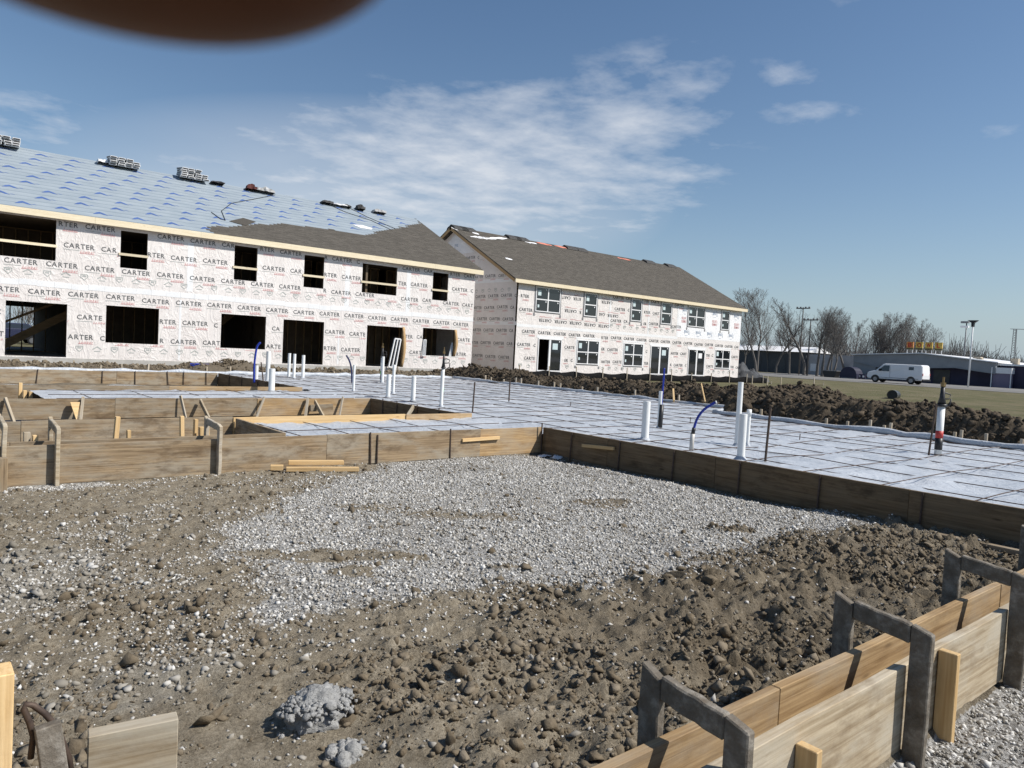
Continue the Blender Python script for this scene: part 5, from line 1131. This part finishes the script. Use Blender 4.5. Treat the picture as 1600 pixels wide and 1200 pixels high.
# barn, shed, dumpster
barn = thing('metal_barn', 'long dark grey barn with white roof behind the bare trees', 'building', (112, 65, 0))
def PN(mb, name, m_): o = mb.build(name, m_, barn); fixp(o, (112, 65, 0))
dgr = mat_n('dark_metal_siding', (.045,.050,.058), (.075,.08,.088), 1.5, .6, 0, .3, .02, (1, 8, 1))
mb = MB(); mb.box((112, 61, 0), (119, 82, 3.75)); PN(mb, 'wall', dgr); mb = MB(); mb.add([(111.5, 60.6, 3.76), (111.5, 82.5, 3.76), (115.5, 82.5, 4.7), (115.5, 60.6, 4.7), (119.5, 82.5, 3.76), (119.5, 60.6, 3.76)], [(0,1,2,3), (3,2,4,5), (0,3,5), (1,4,2)]); PN(mb, 'roof', wht)
mb = MB(); mb.box((112.5, 52.0, 0), (119, 60.95, 3.5)); PN(mb, 'side_shed', mat_n('pale_siding', (.36,.36,.37), (.46,.46,.47), 1, .7)); mb = MB(); mb.box((111.9, 60.955, 2.2), (112.0, 60.96, 2.3))
for y in (64.5, 69, 74): mb = MB(); mb.box((111.95, y, .3), (111.995, y+2.6, 2.6)); PN(mb, 'barn_door', mat_n('sliding_door', (.055,.058,.062), (.085,.09,.095), 2, .6))
mb = MB(); mb.box((112.42, 59.2, .8), (112.48, 60.4, 2.0)); PN(mb, 'window', M['vinyl'])
p = px(1330, 588, 97); o = thing('canopy_shelter', 'small dark rounded shelter left of the van', 'shelter', (97, p[1], .23))
mb = MB(); n = 10; mb.prism([(1.15*math.cos(math.pi*k/n), 1.55*math.sin(math.pi*k/n)**.7) for k in range(n+1)], 'x', -.9, .9); mb.build('cover', mat_n('navy_cover', (.012,.014,.035), (.02,.022,.05), 3, .6), o)
mb = MB(); mb.box((-.92, -.9, .0), (-.905, .9, .12)); mb.build('base_rail', M['flash'], o)
p = px(1346, 588, 97); o = thing('yard_sign', 'small purple and white box sign between shelter and van', 'sign', (97, p[1], .23)); mb = MB(); mb.box((-.1, -.55, .1), (.1, .55, .65)); mb.build('cabinet', purp, o)
for yy in (-.3, .22): mb = MB(); mb.box((-.115, yy-.13, .25), (-.105, yy+.13, .5)); mb.build('print', wht, o)
p = px(1299, 586, 97); o = thing('dumpster', 'small dark open dumpster beside the tree trunks', 'dumpster', (97, p[1], .23)); mb = MB(); mb.prism([(-.75, 0), (.75, 0), (1.0, .85), (-.95, .85)], 'x', -.6, .6); mb.build('bin', M['black'], o); mb = MB(); mb.box((-.66, -1.0, .852), (.66, 1.04, .92)); mb.build('rim', M['flash'], o)

bark = mat_n('tree_bark', (.115,.105,.096), (.19,.176,.162), 3, .95, 0, .4, .02, (4,4,1))
# light poles, power poles, mast
def flood(label, xy_top, xy_foot, X, white, rad=.1):
    f_ = px(*xy_foot, X); t_ = px(*xy_top, X); H_ = t_[2]; o = thing('light_pole', label, 'light pole', (X, f_[1], 0))
    m_ = wht if white else M['flash']; mb = MB(); mb.tube([(0, 0, 0), (0, 0, H_)], [rad, rad*.7], 10); mb.build('pole', m_, o, smooth=True)
    return o, H_
o, H_ = flood('white light pole with a dark triangular lamp head at the road', (1520, 502), (1513, 599), 88, True, .09)
mb = MB(); mb.prism([(-.5, .0), (.5, .0), (.12, -.28), (.1, -.7), (-.1, -.7), (-.12, -.28)], 'x', -.2, .2); mb.build('lamp_head', M['black'], o, loc=(0, 0, H_+.1))
o, H_ = flood('dark floodlight pole behind the bowling building roof', (1510, 504), (1506, 560), 128, False, .12)
for k in range(2): mb = MB(); mb.box((-.3, -.35, 0), (.2, .75, .3)); mb.build('flood_lamp', wht if k else M['flash'], o, loc=(0, 0, H_-.1-k*.7))
for lab, tx, ty, fx, X in (('taller power pole with a crossarm of lamps among the bare trees', 1252, 480, 1248, 104), ('plain power pole with a white tag right of the crossarm pole', 1266, 498, 1261, 98)):
    t_ = px(tx, ty, X); f_ = px(fx, 585, X); o = thing('utility_pole', lab, 'utility pole', (X, f_[1], 0)); H_ = t_[2]
    mb = MB(); mb.tube([(0,0,0), (0,0,H_)], [.12, .07], 8); mb.build('pole', bark, o, smooth=True)
    mb = MB(); mb.box((-.06, -1.1, H_-.25), (.06, 1.1, H_-.1)); mb.build('crossarm', bark, o)
    for s in (-.95, -.4, .4, .95): mb = MB(); mb.box((-.1, s-.1, H_-.1), (.08, s+.1, H_+.06)); mb.build('lamp', M['flash'], o)
t_ = px(1587, 514, 190); f_ = px(1583, 560, 190); o = thing('radio_mast', 'thin lattice radio mast on the far right horizon', 'mast', (190, f_[1], 0)); H_ = t_[2]
mb = MB()
for a in range(3): ang = a*2.094; mb.tube([(.6*math.cos(ang), .6*math.sin(ang), 0), (.35*math.cos(ang), .35*math.sin(ang), H_)], .06, 4)
for k in range(22):
    for a in range(3): 
        r0 = .6-.25*k/22; a0, a1 = a*2.094, (a+1)*2.094; mb.tube([(r0*math.cos(a0), r0*math.sin(a0), H_*k/22), (r0*math.cos(a1), r0*math.sin(a1), H_*(k+1)/22)], .035, 3)
mb.build('lattice', M['flash'], o); mb = MB(); mb.tube([(0, 1.0, H_), (0, -3.0, H_-.1)], .06, 4); mb.build('antenna_arm', M['flash'], o)

# heap of dark sheeting beside the right house
def heap(name, label, c, sx, sy, hz, m_, seed):
    n = 34; u = np.linspace(-1, 1, n); gx_, gy_ = np.meshgrid(u, u); r_ = np.hypot(gx_, gy_); z = np.clip(1-r_**1.6, 0, 1)*hz*(.45+1.1*fbm(gx_*2+seed, gy_*2, 1.5, 4, seed)) + .35*hz*np.abs(fbm(gx_*5, gy_*5+seed, 1.6, 3, seed+5)-.5)*2*(r_ < 1)
    ii_ = np.arange(n*n).reshape(n, n); f_ = np.stack([ii_[:-1,:-1].ravel(), ii_[:-1,1:].ravel(), ii_[1:,1:].ravel(), ii_[1:,:-1].ravel()], 1)
    o = np_mesh(name, np.stack([gx_.ravel()*sx+c[0], gy_.ravel()*sy+c[1], c[2]+z.ravel()-.05], 1), f_, m_); return tag(o, label, 'debris heap')
heap('sheeting_heap', 'heap of crumpled dark grey plastic sheeting right of the right house', (51.6, 33.2, .10), 2.3, 1.8, 1.25, mat_n('dark_sheeting', (.025,.027,.03), (.085,.09,.097), 1.6, .75, 0, .3, .03, spec=.2), 5)
p = px(1394, 617, 38); o = thing('culvert_pipe', 'dark round culvert pipe end in the grass bank', 'pipe', (38, p[1], p[2])); mb = MB(); mb.tube([(0, 0, 0), (1.6, .5, -.05)], .24, 16, cap=True); mb.build('pipe', M['black'], o); mb = MB(); mb.tube([(-.02, 0, 0), (.05, .02, 0)], .27, 16, cap=False); mb.build('rim', M['flash'], o, smooth=True)
for q, lab in (((1271, 608, 590), 'white survey lath standing in the grass bank'), ((1199, 600, 588), 'grey lath at the left end of the grass bank'), ((1175, 600, 587), 'grey lath beside the sheeting heap'), ((1220, 602, 592), 'short brown lath on the grass bank')):
    f_ = px(q[0], q[1], 34); t_ = px(q[0]+1, q[2], 34); tag(stick('survey_lath', (34, f_[1], max(t_[2], f_[2]+.4)), (34, f_[1], .1), .05, .03, M['stakegrey']), lab, 'stake')

# ------------------------------------------------------------------ bare trees
def grow(seed, H_, leaders=1, first=.30, side=.42, levels=4):
    rd = random.Random(seed); tr = MB(); crn = MB()
    def limb(p, d, ln, r, lev, dest):
        n = 6 if lev == 0 else 4 if lev < 3 else 2; pts = [p]; rad = [r]; q = p.copy(); dd = d.copy()
        for k in range(n):
            dd = (dd + Vector((rd.gauss(0, .10), rd.gauss(0, .10), .10 if lev else .02))).normalized(); q = q + dd*ln/n; pts.append(q.copy()); rad.append(max(r*(1-.85*(k+1)/n), 0.0046))
        dest.tube(pts, rad, 7 if lev == 0 else 5 if lev < 2 else 3, cap=False)
        if lev >= levels: return
        kids = rd.randint(16, 20) if lev == 0 else rd.randint(8, 10) if lev == 1 else rd.randint(4, 6)
        for k in range(kids):
            lo_ = first if lev == 0 else .18
            t_ = lo_+(.97-lo_)*(k+rd.random()*.8)/kids; i = min(int(t_*n), n-1); b0 = pts[i].lerp(pts[i+1], t_*n-i); rr = rad[i]+(rad[i+1]-rad[i])*(t_*n-i)
            a_ = k*2.4+rd.gauss(0, .5); ddk = (pts[i+1]-pts[i]).normalized(); ref = Vector((0,0,1)) if abs(ddk.z) < .85 else Vector((1,0,0)); e1 = ddk.cross(ref).normalized(); e2 = ddk.cross(e1)
            nd = (ddk*rd.uniform(.75, 1.1) + (e1*math.cos(a_)+e2*math.sin(a_))*rd.uniform(.6, 1.0) + Vector((0,0,.25))).normalized()
            limb(b0, nd, ln*(1.08-t_*.75)*side*rd.uniform(.75, 1.2)*(1 if lev == 0 else 1.05), max(rr*rd.uniform(.42, .62), 0.0046), lev+1, crn)
    for m_ in range(leaders):
        tilt = .02 if leaders == 1 else .09
        ang = 6.283*m_/leaders+.4; ol = .12*(leaders > 1)
        limb(Vector((ol*math.cos(ang), ol*math.sin(ang), -.2)), Vector((rd.gauss(0, .02)+tilt*1.6*(leaders > 1)*math.cos(ang), rd.gauss(0, .02)+tilt*1.6*(leaders > 1)*math.sin(ang), 1)).normalized(), H_*rd.uniform(.86, .95), H_*(.019 if leaders == 1 else .014), 0, tr)
    k = H_/max(v_[2] for v_ in crn.v)
    for b_ in (tr, crn): b_.v = [(x*k, y*k, z*k) for x, y, z in b_.v]
    return tr, crn
protos = []
def tree_proto(seed, **kw):
    tr, crn = grow(seed, 10, **kw); o = thing('bare_tree', 'x', 'tree'); a = tr.build('trunk', bark, o, fixn=False, smooth=True); b = crn.build('crown', bark, o, fixn=False); return o
for s_, kw in ((3, dict(leaders=2, first=.34, side=.56)), (8, dict(leaders=1, first=.36, side=.46)), (14, dict(leaders=3, first=.30, side=.46)), (21, dict(leaders=1, first=.30, side=.54))): protos.append([tree_proto(s_, **kw), False])
TL = [(1182, 450, 583, 0, 96, 'tall wide bare tree just right of the right house'), (1162, 500, 580, 3, 108, 'smaller bare tree behind the tall one beside the right house'), (1212, 500, 583, 1, 104, 'thin bare tree left of the grey barn middle'), (1233, 483, 583, 3, 104, 'bare tree in front of the grey barn, left of the poles'), (1256, 467, 586, 1, 102, 'tall bare tree beside the lamp-arm power pole'), (1276, 482, 588, 1, 100, 'slender bare tree at the right end of the barn'), (1284, 480, 588, 0, 99, 'bare tree between barn and pale shed'), (1300, 484, 588, 2, 98, 'forked bare tree right behind the dumpster'), (1318, 490, 580, 1, 112, 'bare tree left of the dark shelter'), (1336, 497, 575, 3, 116, 'bushy bare tree above the dark shelter'), (1357, 497, 570, 1, 120, 'bare tree behind the van front'), (1374, 498, 568, 2, 122, 'bare tree behind the van roof'), (1394, 490, 566, 0, 122, 'bare tree left of the letter signs'), (1410, 488, 564, 2, 124, 'tallest bare tree above the bowling roof left of the signs'), (1436, 503, 562, 1, 126, 'bare tree behind the letter signs'), (1450, 506, 560, 3, 128, 'bare tree right behind the letter signs'), (1171, 512, 580, 1, 118, 'low bare tree half behind the tall tree at the house corner'), (1199, 505, 582, 3, 112, 'thin bare tree between the tall corner tree and the barn trees'), (1222, 510, 582, 1, 118, 'short bare tree above the barn roof, left part'), (1245, 505, 584, 3, 120, 'short bare tree between the two power poles'), (1292, 492, 586, 1, 106, 'slim bare tree over the pale shed'), (1310, 500, 582, 3, 116, 'low bare tree over the dumpster right side'), (1327, 502, 578, 1, 124, 'slim bare tree over the dark shelter'), (1346, 505, 572, 3, 128, 'low bare tree over the yard sign'), (1365, 506, 568, 1, 130, 'slim bare tree over the van cab'), (1384, 500, 566, 3, 128, 'wide bare tree over the middle of the van'), (1402, 500, 564, 1, 130, 'slim bare tree just left of the tallest roof tree'), (1424, 498, 562, 3, 132, 'wide bare tree just right of the tallest roof tree')]
for i, (x, yt, yb, k, X, lab) in enumerate(TL):
    f_ = px(x, yb, X); t_ = px(x, yt, X); H_ = t_[2]
    o = protos[k][0] if not protos[k][1] else copy_tree(protos[k][0]); protos[k][1] = True
    o.location = (X, f_[1], .15); o.rotation_euler.z = i*1.7; s_ = (H_)/10; o.scale = (s_*1.0, s_*1.0, s_); tag(o, lab, 'tree', 'bare trees along the road')
# distant woods: one mass on the horizon
mb = MB(); rd = random.Random(5)
for k in range(1500):
    a = R(rd.uniform(-25, 48) if k < 1150 else rd.uniform(48, 130)); d = rd.uniform(210, 300); x, y = d*math.cos(a), d*math.sin(a); h_ = rd.uniform(7, 10.5)*(.8+.4*math.sin(a*23)**2)
    for j in range(20):
        t_ = rd.uniform(0, .5)*h_; q = Vector((x+rd.gauss(0, .9), y+rd.gauss(0, .9), .2+t_)); e = q+Vector((rd.gauss(0, 1.2), rd.gauss(0, 1.2), h_*rd.uniform(.3, .52))); mb.tube([q, e], [.075, .035], 3, cap=False)
o = mb.build('distant_woods', mat_n('far_bark', (.10,.095,.09), (.16,.152,.145), .5, 1), fixn=False); tag(o, 'far grey leafless woods along the horizon', 'woods', kind='stuff')

# ------------------------------------------------------------------ stones and clods (uncountable)
def ico(sub):
    import bmesh
    bm = bmesh.new(); bmesh.ops.create_icosphere(bm, subdivisions=sub, radius=1.); v_ = np.array([q.co[:] for q in bm.verts]); f_ = np.array([[q.index for q in f.verts] for f in bm.faces]); bm.free(); return v_, f_
OCT = (np.array([(1,0,0),(-1,0,0),(0,1,0),(0,-1,0),(0,0,1),(0,0,-1)], float), np.array([(0,2,4),(2,1,4),(1,3,4),(3,0,4),(2,0,5),(1,2,5),(3,1,5),(0,3,5)]))
def scatter(name, x, y, z, size, base, m_, flat=(.5, 1.), jit=.25, seed=0, sink=.3, cuts=4, cr_=(.28, .72)):
    r_ = np.random.default_rng(seed); n = len(x); V, Fc = base; k = len(V)
    s_ = size[:,None]*np.stack([r_.uniform(.7, 1.25, n), r_.uniform(.7, 1.25, n), r_.uniform(*flat, n)], 1)
    P = V[None]*(1+r_.normal(0, jit, (n, k))[...,None]); 
    for _ in range(cuts):
        nrm = r_.normal(size=(n, 3)); nrm /= np.linalg.norm(nrm, axis=1, keepdims=True); c0 = r_.uniform(*cr_, n)
        over = np.maximum(0, np.einsum('nkj,nj->nk', P, nrm)-c0[:,None]); P = P-over[...,None]*nrm[:,None,:]
    q = r_.normal(size=(n, 4)); q[:,1:3] *= .35; q /= np.linalg.norm(q, axis=1, keepdims=True); w_, a, b, c = q.T
    Rm = np.stack([np.stack([1-2*(b*b+c*c), 2*(a*b-c*w_), 2*(a*c+b*w_)], -1), np.stack([2*(a*b+c*w_), 1-2*(a*a+c*c), 2*(b*c-a*w_)], -1), np.stack([2*(a*c-b*w_), 2*(b*c+a*w_), 1-2*(a*a+b*b)], -1)], 1)
    P = np.einsum('nij,nkj->nki', Rm, P*s_[:,None,:]) + np.stack([x, y, z+size*(1-2*sink)*flat[0]], 1)[:,None,:]
    Fq = (Fc[None]+(np.arange(n)*k)[:,None,None]).reshape(-1, 3)
    o = np_mesh(name, P.reshape(-1, 3), Fq, m_, fattr={'tone': np.repeat(r_.random(n), len(Fc))}); return o
t = NT('crushed_limestone'); tn = t.attr('tone'); t.col(t.ramp(tn, ((.0,(.15,.132,.105)),(.25,(.28,.262,.23)),(.6,(.42,.405,.375)),(1,(.62,.61,.585))))); M['stone'] = t.set(.9, 0, .2)
t = NT('dusty_stone_chips'); tn = t.attr('tone'); t.col(t.ramp(tn, ((.0,(.15,.135,.11)),(.5,(.27,.25,.215)),(.85,(.36,.345,.315)),(1,(.50,.49,.465))))); M['chip'] = t.set(.92, 0, .15)
t = NT('clay_clods'); tn = t.attr('tone'); v = t.vec((1,1,1), rnd=False); nq = t.noise(v, 30, 5, .7)
t.col(t.mix(.5, t.ramp(tn, ((.0,(.082,.064,.043)),(.6,(.155,.125,.087)),(1,(.28,.242,.19)))), t.ramp(nq, ((.3,(.085,.067,.046)),(.7,(.22,.182,.130)))))); t.bump(nq, .7, .012); t.bump(t.noise(v, 110, 3, .6), .4, .003); M['clod'] = t.set(.97, 0, .1)
M['clod_dark'] = mat_n('shade_toned_clods', (.042,.033,.024), (.12,.096,.070), 9, .97, 0, .7, .02, spec=.1)  # darker clods for the far berm, its shade put into their colour
n = 260000; x = rng.uniform(.0, 8.15, n); y = rng.uniform(.2, 8.95, n); g = gravel_mask(x, y); keep = rng.random(n) < g*.8+.02; x, y = x[keep], y[keep]
o = scatter('gravel', x, y, hgt(x, y), rng.lognormal(math.log(.0082), .40, len(x)).clip(.0035, .026), OCT, M['stone'], (.5, .95), .25, 1, .25, 0); tag(o, 'fresh pale crushed limestone gravel spread over the pad', 'gravel', kind='stuff')
n = 60000; x = rng.uniform(-.3, 8.1, n); y = rng.uniform(.3, 8.9, n); rmk = rock_mask(x, y); lf = (sstep(5.2, 1.5, x)*.34+.04)*sstep(.35, .6, fbm(x, y, 2.1, 4, 130)); keep = rng.random(n) < np.maximum(rmk*.95, lf*(1-gravel_mask(x, y))); x, y = x[keep], y[keep]; sz = rng.lognormal(math.log(.0088), .55, len(x)).clip(.003, .05)*(.85+.75*rock_mask(x, y))
o = scatter('broken_stone', x, y, hgt(x, y), sz, ico(1), M['chip'], (.35, .75), .2, 2, .35, 6); tag(o, 'pale broken stones strewn over the dirt at left', 'stones', kind='stuff')
n = 150000; x = rng.uniform(-.3, 8.1, n); y = rng.uniform(1.55, 8.8, n); g = gravel_mask(x, y); dens = (1-g)*np.clip(.18 + sstep(5.4, 3.3, y+.30*(x-3))*.62 + sstep(4.8, 6.5, x)*sstep(5, 3.6, y)*.6, 0, 1)*(.10+sstep(.36, .60, fbm(x, y, 1.7, 4, 99)))*(.8+.2*sstep(2.0, 4.4, x+.7*(3-y)))
keep = rng.random(n) < dens; x, y = x[keep], y[keep]; sz = rng.lognormal(math.log(.0085), .66, len(x)).clip(.003, .05)
o = scatter('dirt_clods', x, y, hgt(x, y), sz, ico(1), M['clod'], (.45, .9), .30, 3, .35, 3, (.2, .6)); tag(o, 'small brown clay clods over the churned near ground', 'clods', kind='stuff')
big = ico(2)
n = 800; x = rng.uniform(.3, 7.9, n); y = rng.uniform(1.7, 5.2, n); dens = (1-gravel_mask(x, y))*sstep(5.0, 3.0, y+.25*(x-3))*sstep(.45, .62, fbm(x, y, 1.2, 3, 120))*(.06+.94*sstep(2.3, 4.3, x)); keep = rng.random(n) < dens; x, y = x[keep], y[keep]
o = scatter('dirt_clods', x, y, hgt(x, y), rng.lognormal(math.log(.040), .40, len(x)).clip(.02, .105), big, M['clod'], (.45, .8), .12, 4, .42, 6, (.15, .55)); tag(o, 'fist-sized clay clods heaped beside the near form boards', 'clods', kind='stuff')
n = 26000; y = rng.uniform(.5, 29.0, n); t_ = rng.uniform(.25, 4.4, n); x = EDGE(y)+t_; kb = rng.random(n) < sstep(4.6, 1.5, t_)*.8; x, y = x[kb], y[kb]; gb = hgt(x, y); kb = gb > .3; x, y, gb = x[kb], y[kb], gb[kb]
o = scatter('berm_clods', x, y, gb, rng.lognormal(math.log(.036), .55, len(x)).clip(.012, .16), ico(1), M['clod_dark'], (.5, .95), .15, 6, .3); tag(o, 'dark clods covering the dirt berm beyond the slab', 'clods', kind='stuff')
x = rng.uniform(-2, 19, 5000); y = rng.uniform(26.5, 29.7, 5000); gb = hgt(x, y); kb = gb > .3; x, y, gb = x[kb], y[kb], gb[kb]
o = scatter('berm_clods', x, y, gb, rng.lognormal(math.log(.036), .5, len(x)).clip(.012, .14), ico(1), M['clod'], (.5, .95), .15, 7, .3); tag(o, 'brown clods on the low berm before the left house', 'clods', kind='stuff')
# hardened grey lump
t = NT('hardened_grout'); v = t.vec(); nv = t.voro(v, 38); n4 = t.noise(v, 22, 6, .7); t.col(t.ramp(n4, ((.3,(.24,.24,.235)),(.7,(.42,.42,.41))))); t.bump(nv, .35, -.012); t.bump(n4, 1.0, .02); t.bump(t.noise(v, 70, 5, .7), .8, .008); grout = t.set(.95, 0, .15)
def lump(label, c, s, seed, crumbs):
    V, Fc = ico(4); r_ = np.random.default_rng(seed); d = V/np.linalg.norm(V, axis=1, keepdims=True)
    a_, b_ = np.arctan2(d[:,1], d[:,0])*1.6, d[:,2]*2.4; wd, wc = worley(a_+9, b_+9, 2.6, seed); wd2, wc2 = worley(a_+5, b_+5, 6.0, seed+1)
    f_ = .86 + .40*(fbm(d[:,0]*1.5+seed, d[:,1]*1.5+d[:,2]*1.1, 1.3, 3, seed)-.5) + .20*wc*np.sqrt(np.clip(1-(wd/.7)**2, 0, 1)) + .10*wc2*np.sqrt(np.clip(1-(wd2/.7)**2, 0, 1))
    P = d*f_[:,None]*np.array(s); Vs = [P]; Fs = [Fc]; o_ = len(P); B_, Bf = ico(1)
    for k in range(crumbs):
        th_, rr = r_.uniform(0, 6.283), r_.random()**.6; e = np.array([math.cos(th_)*rr*s[0]*1.25, math.sin(th_)*rr*s[1]*1.25, 0]); q = 1-(rr/1.0)**2
        e[2] = s[2]*.80*math.sqrt(max(q, 0)) if rr < .95 else -s[2]*.35
        sz = r_.lognormal(math.log(.009), .5); Q = B_*(1+r_.normal(0, .27, (len(B_), 1)))*sz*np.array([1, r_.uniform(.7, 1.2), r_.uniform(.6, 1)]) + e; Vs.append(Q); Fs.append(Bf+o_); o_ += len(Q)
    o = np_mesh('grout_lump', np.concatenate(Vs), np.concatenate(Fs), grout); o.location = c; return tag(o, label, 'lump')
p = pz(497, 1118, .02); zg = float(hgt(np.array([p[0]]), np.array([p[1]]))[0]); lump('largest crumbly grey grout lump in the mud, lower middle left', (p[0], p[1], zg+.005), (.145, .12, .12), 2, 420)
p = pz(545, 1160, .02); zg = float(hgt(np.array([p[0]]), np.array([p[1]]))[0]); lump('smaller crumbled grey grout lump at the foot of the large one', (p[0], p[1], zg-.012), (.08, .07, .05), 6, 160)

# ------------------------------------------------------------------ the photographer's finger, close to the lens
skin = NT('skin'); skin.col(skin.ramp(skin.noise(skin.vec(), 220, 3), ((.3,(.075,.022,.008)),(.7,(.09,.028,.011))))); skin.b.inputs['Subsurface Weight'].default_value = .0; skin.b.inputs['Subsurface Radius'].default_value = (.004,.0015,.0008); skinm = skin.set(.55, 0, .35)
fD = .040
def cp(x, y, d): # metres along the view
    q = fwd*d + cr*((x-800)/F_PX*d) - cu*((y-600)/F_PX*d); return Vector(C0+q)
fo = thing('finger', 'dark blurred fingertip over the upper left of the view', 'finger', tuple(cp(330, -250, fD)))
base = cp(330, -250, fD); pts = [cp(-420, -500, fD*1.25), cp(-140, -365, fD*1.12), cp(90, -285, fD*1.02), cp(280, -262, fD), cp(430, -262, fD), cp(560, -285, fD*1.0), cp(650, -315, fD)]
rad = [0.0052, .0106, .0108, .0112, .0106, .0086, .0045]
mb = MB(); mb.tube([p-base for p in pts], rad, 20); q = mb.build('fingertip', skinm, fo, smooth=True); sm = q.modifiers.new('s', 'SUBSURF'); sm.levels = sm.render_levels = 2
